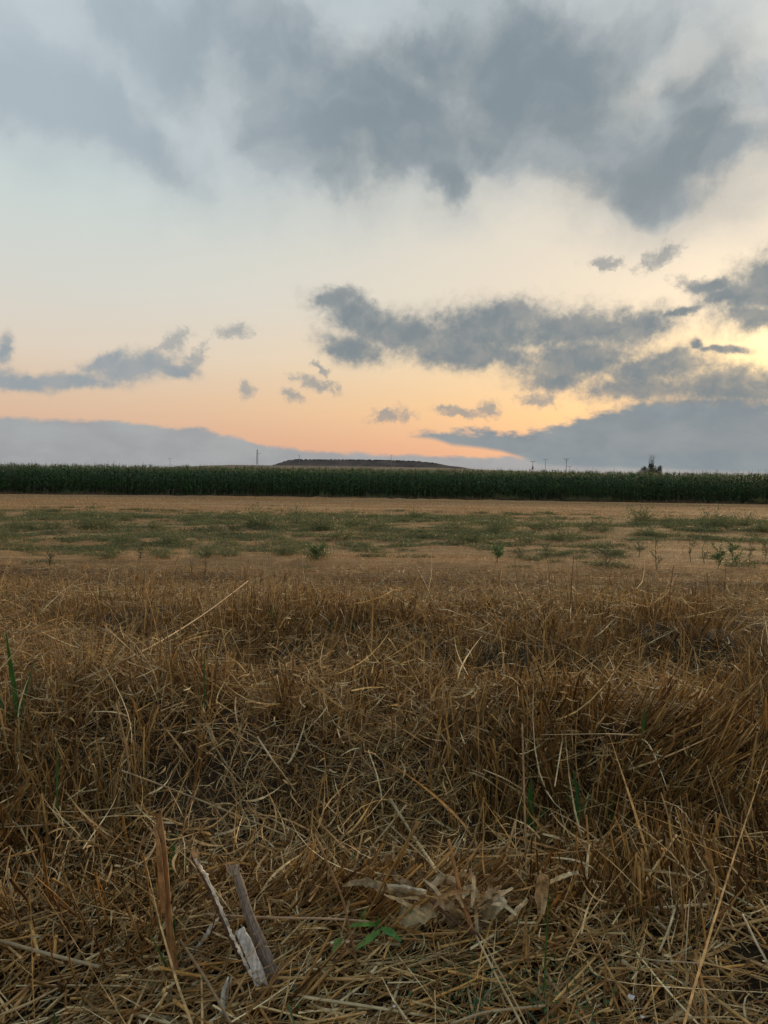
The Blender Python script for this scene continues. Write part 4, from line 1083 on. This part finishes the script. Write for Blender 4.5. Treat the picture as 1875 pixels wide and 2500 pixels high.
# green blades of grass among the straw
blades = [([(45, 1768), (38, 1690), (30, 1640), (22, 1590), (14, 1532)], 12, 'tall green grass blade at the left edge of the stubble'),
          ([(664, 1528), (662, 1500), (666, 1470)], 7, 'small green grass blade in the far stubble left of middle'),
          ([(860, 1545), (862, 1525), (856, 1505)], 7, 'small green grass blade in the far stubble near the middle'),
          ([(1298, 1985), (1294, 1940), (1297, 1890)], 14, 'broad upright green blade beside the tall upright straw'),
          ([(1500, 2030), (1490, 1985), (1496, 1945)], 13, 'green blade standing in the right stubble'),
          ([(1410, 1925), (1398, 1900), (1405, 1880)], 10, 'short bent green blade between the two upright ones at right'),
          ([(1330, 2370), (1336, 2240), (1342, 2140)], 4.5, 'long thin dark green blade right of the dry corn leaves'),
          ([(420, 2110), (425, 2060), (432, 2030)], 12, 'green blade just right of the orange brown cane'),
          ([(424, 2290), (426, 2260), (428, 2230)], 10, 'short green blade low beside the orange brown cane'),
          ([(500, 1690), (498, 1640), (500, 1590)], 4, 'thin grey green stem in the middle left stubble'),
          ([(1570, 1760), (1576, 1740), (1570, 1722)], 8, 'small green blade under the long slanting straw at right'),
          ([(135, 2500), (134, 2478), (132, 2462)], 10, 'green shoot at the bottom left edge'),
          ([(1825, 1740), (1830, 1700), (1828, 1660)], 6, 'thin green blade near the right edge of the stubble'),
          ([(140, 1920), (141, 1860), (140, 1810)], 5, 'slim grey green stalk near the left edge')]
for k, (pp, w_, lab) in enumerate(blades):
    base_px, base_py = pp[0]
    q = ghit(base_px, base_py, 0.1); q.z -= 0.1
    P3 = local(pl([(x_, y_, -0.01 * j) for j, (x_, y_) in enumerate(pp)], q.y), q)
    P3 = np.vstack([[0, 0, 0.0], P3])
    b = Buf(); strip(b, dense(P3, 16), [px_m(w_ * .5, q.y), px_m(w_, q.y), px_m(w_, q.y), px_m(1.0, q.y)], [(0.075, 0.17, 0.04), (0.09, 0.19, 0.05), (0.06, 0.14, 0.04)][k % 3], 0.0008, seed=k, cup=0.15)
    if w_ >= 10:        # a second and third leaf from the same foot
        for sgn in (-1, 1):
            hgt_ = P3[-1][2]; dx = sgn * hgt_ * random.uniform(0.12, 0.3)
            strip(b, dense([[0, 0, 0], [dx * 0.3, -0.01, hgt_ * 0.35], [dx, -0.02, hgt_ * random.uniform(0.6, 0.8)]], 12), [px_m(w_ * .4, q.y), px_m(w_ * .6, q.y), px_m(1.0, q.y)], (0.08, 0.17, 0.045), 0.0008, seed=k + 9, cup=0.15)
    o = b.obj('grass_blade', M_green); o.location = q
    tag(o, lab, 'grass blade', 'green blades among the straw')

# fine creeping green weed near the bottom
for (px, py, n_, lab) in [(1195, 2400, 700, 'fine feathery green weed creeping between straws below the dry corn leaves'), (1690, 2240, 350, 'faint green creeping weed in the straw near the right edge'),
                          (905, 2150, 120, 'yellowish green little leaves above the green sprig'), (675, 2400, 100, 'few tiny green leaves at the foot of the grey stalk'), (1395, 2125, 100, 'small fresh green leaves above the folded pale leaf at right')]:
    q = ghit(px, py)
    wb = weed(int(px), 1.4, 0.10, 16, n_, np.array([(0.045, 0.10, 0.04), (0.07, 0.13, 0.05)]) * (1.6 if px == 905 else 1.0), 0.005)
    o = wb.obj('creeping_weed', M_green); o.location = q + Vector((0, 0, 0.02)); tag(o, lab, 'weed')

# white flakes of husk
m_fl, h = new_mat('husk_flake'); p = h.n('ShaderNodeBsdfPrincipled'); p.inputs['Base Color'].default_value = (0.62, 0.60, 0.62, 1); p.inputs['Roughness'].default_value = 0.6; finish(m_fl, h, p.outputs[0])
for k, (px, py, s_, lab) in enumerate([(888, 2476, 12, 'small white husk flake at the bottom edge near the middle'), (1541, 2437, 16, 'white husk flake in the straw at lower right, largest of the flakes'),
                                       (1568, 2484, 9, 'tiny white husk flake on the bottom edge at right'), (1632, 2412, 7, 'tiny white husk flake right of the largest flake'), (962, 2458, 8, 'pale flake of husk near the bottom left of middle')]):
    q = ghit(px, py, 0.05); r = px_m(s_ / 2, q.y)
    b = Buf(); strip(b, np.array([[-r, 0, 0], [-r * 0.4, 0.002, r * 0.25], [r * 0.3, 0, r * 0.3], [r, 0.001, 0.6 * r]]), [r * 0.7, r * 1.5, r * 1.2, r * 0.4], (0.6, 0.6, 0.6), 0.002, nrm=(0.1, -1, 0.7), ragged=0.15, seed=k)
    o = b.obj('husk_flake', m_fl); o.location = q; tag(o, lab, 'flake', 'white flakes in the straw')

# thistles and dry branching weeds at the near edge of the field
def branchy(seed, Hh, wide, cols, leafy, nb=9):
    r = np.random.default_rng(seed); b = Buf(); lf = Buf()
    path_tube(dense([[0, 0, 0], [r.normal() * 0.03, 0, Hh * 0.5], [r.normal() * 0.07, 0, Hh]], 8), np.linspace(0.007, 0.003, 8), 5, cols[0], buf=b)
    for k in range(nb):
        z = Hh * r.uniform(0.1, 0.85); a = r.uniform(0, 6.28); l = wide * r.uniform(0.4, 1.0)
        p1 = np.array([math.cos(a) * l * 0.5, math.sin(a) * l * 0.5, z + l * 0.5]); p2 = np.array([math.cos(a) * l, math.sin(a) * l, z + l * r.uniform(0.6, 1.3)])
        pp = dense([[0, 0, z], p1, p2], 6); path_tube(pp, np.linspace(0.0045, 0.002, 6), 4, cols[0], buf=b)
        m_ = int(leafy)
        if m_:
            c = pp[r.integers(1, 6, m_)] + r.normal(size=(m_, 3)) * 0.012
            d = norm(r.normal(size=(m_, 3)) + np.array([math.cos(a) * 0.6, math.sin(a) * 0.6, 0.7]))
            lf.add(*ribbons(c, d, r.uniform(0.04, 0.12, m_), np.full(m_, 0.014), r.normal(size=(m_, 3)) * 0.02, r.normal(size=m_), np.array(cols)[r.integers(0, len(cols), m_)], 2, 0.9))
    return b, lf
gcols = [(0.08, 0.15, 0.045), (0.06, 0.13, 0.04), (0.11, 0.17, 0.06)]; dcols = [(0.15, 0.12, 0.07), (0.11, 0.10, 0.06), (0.09, 0.11, 0.06)]; ycols = [(0.13, 0.13, 0.07), (0.10, 0.12, 0.06)]
for k, (px, py, hp, wide, cols, leafy, lab) in enumerate([
    (1214, 1374, 40, 0.14, gcols, 24, 'small bright green thistle at the field edge right of the middle'), (1333, 1368, 42, 0.10, ycols, 5, 'slim grey green weed beside the small green thistle'),
    (1480, 1388, 42, 0.30, dcols, 5, 'wide branching drab weed left of the tall brown one'), (1602, 1394, 92, 0.14, dcols, 4, 'tallest brown weed standing above the field edge at right'),
    (1686, 1372, 60, 0.13, ycols, 5, 'tall thin weed between the tallest brown one and the green thistles'), (1752, 1390, 56, 0.22, gcols, 26, 'bushy bright green thistle near the right edge, left of the pair'),
    (1790, 1378, 50, 0.18, gcols, 22, 'bright green thistle near the right edge, right of the pair'), (1830, 1378, 56, 0.10, dcols, 4, 'thin brown weed right of the two green thistles'),
    (1868, 1362, 40, 0.10, ycols, 7, 'grey green weed at the right edge of the field'), (1270, 1366, 24, 0.18, ycols, 5, 'low pale weed between the green thistle and the slim weed'),
    (1560, 1362, 36, 0.2, ycols, 6, 'low grey green weed just left of the tallest brown weed'), (342, 1372, 48, 0.08, ycols, 4, 'thin lone weed standing over the field edge at left'),
    (776, 1366, 32, 0.14, gcols, 20, 'small dark green thistle near the middle of the field edge'), (122, 1385, 36, 0.2, dcols, 3, 'dry branching weed at the left field edge'),
    (470, 1402, 40, 0.03, dcols, 0, 'short dark dead stem left of the middle'), (500, 1412, 46, 0.05, dcols, 0, 'dead forked stem beside the short dark one'), (1720, 1376, 66, 0.12, ycols, 5, 'feathery pale weed behind the left green thistle')]):
    q = ghit(px, py); Hh = hp / FPX * q.y
    st, lf = branchy(300 + k, Hh, wide, cols, leafy)
    root = empty('weed_plant', q); tag(root, lab, 'weed')
    st.obj('stem', M_green, root)
    if lf.n: lf.obj('leaves', M_green, root)
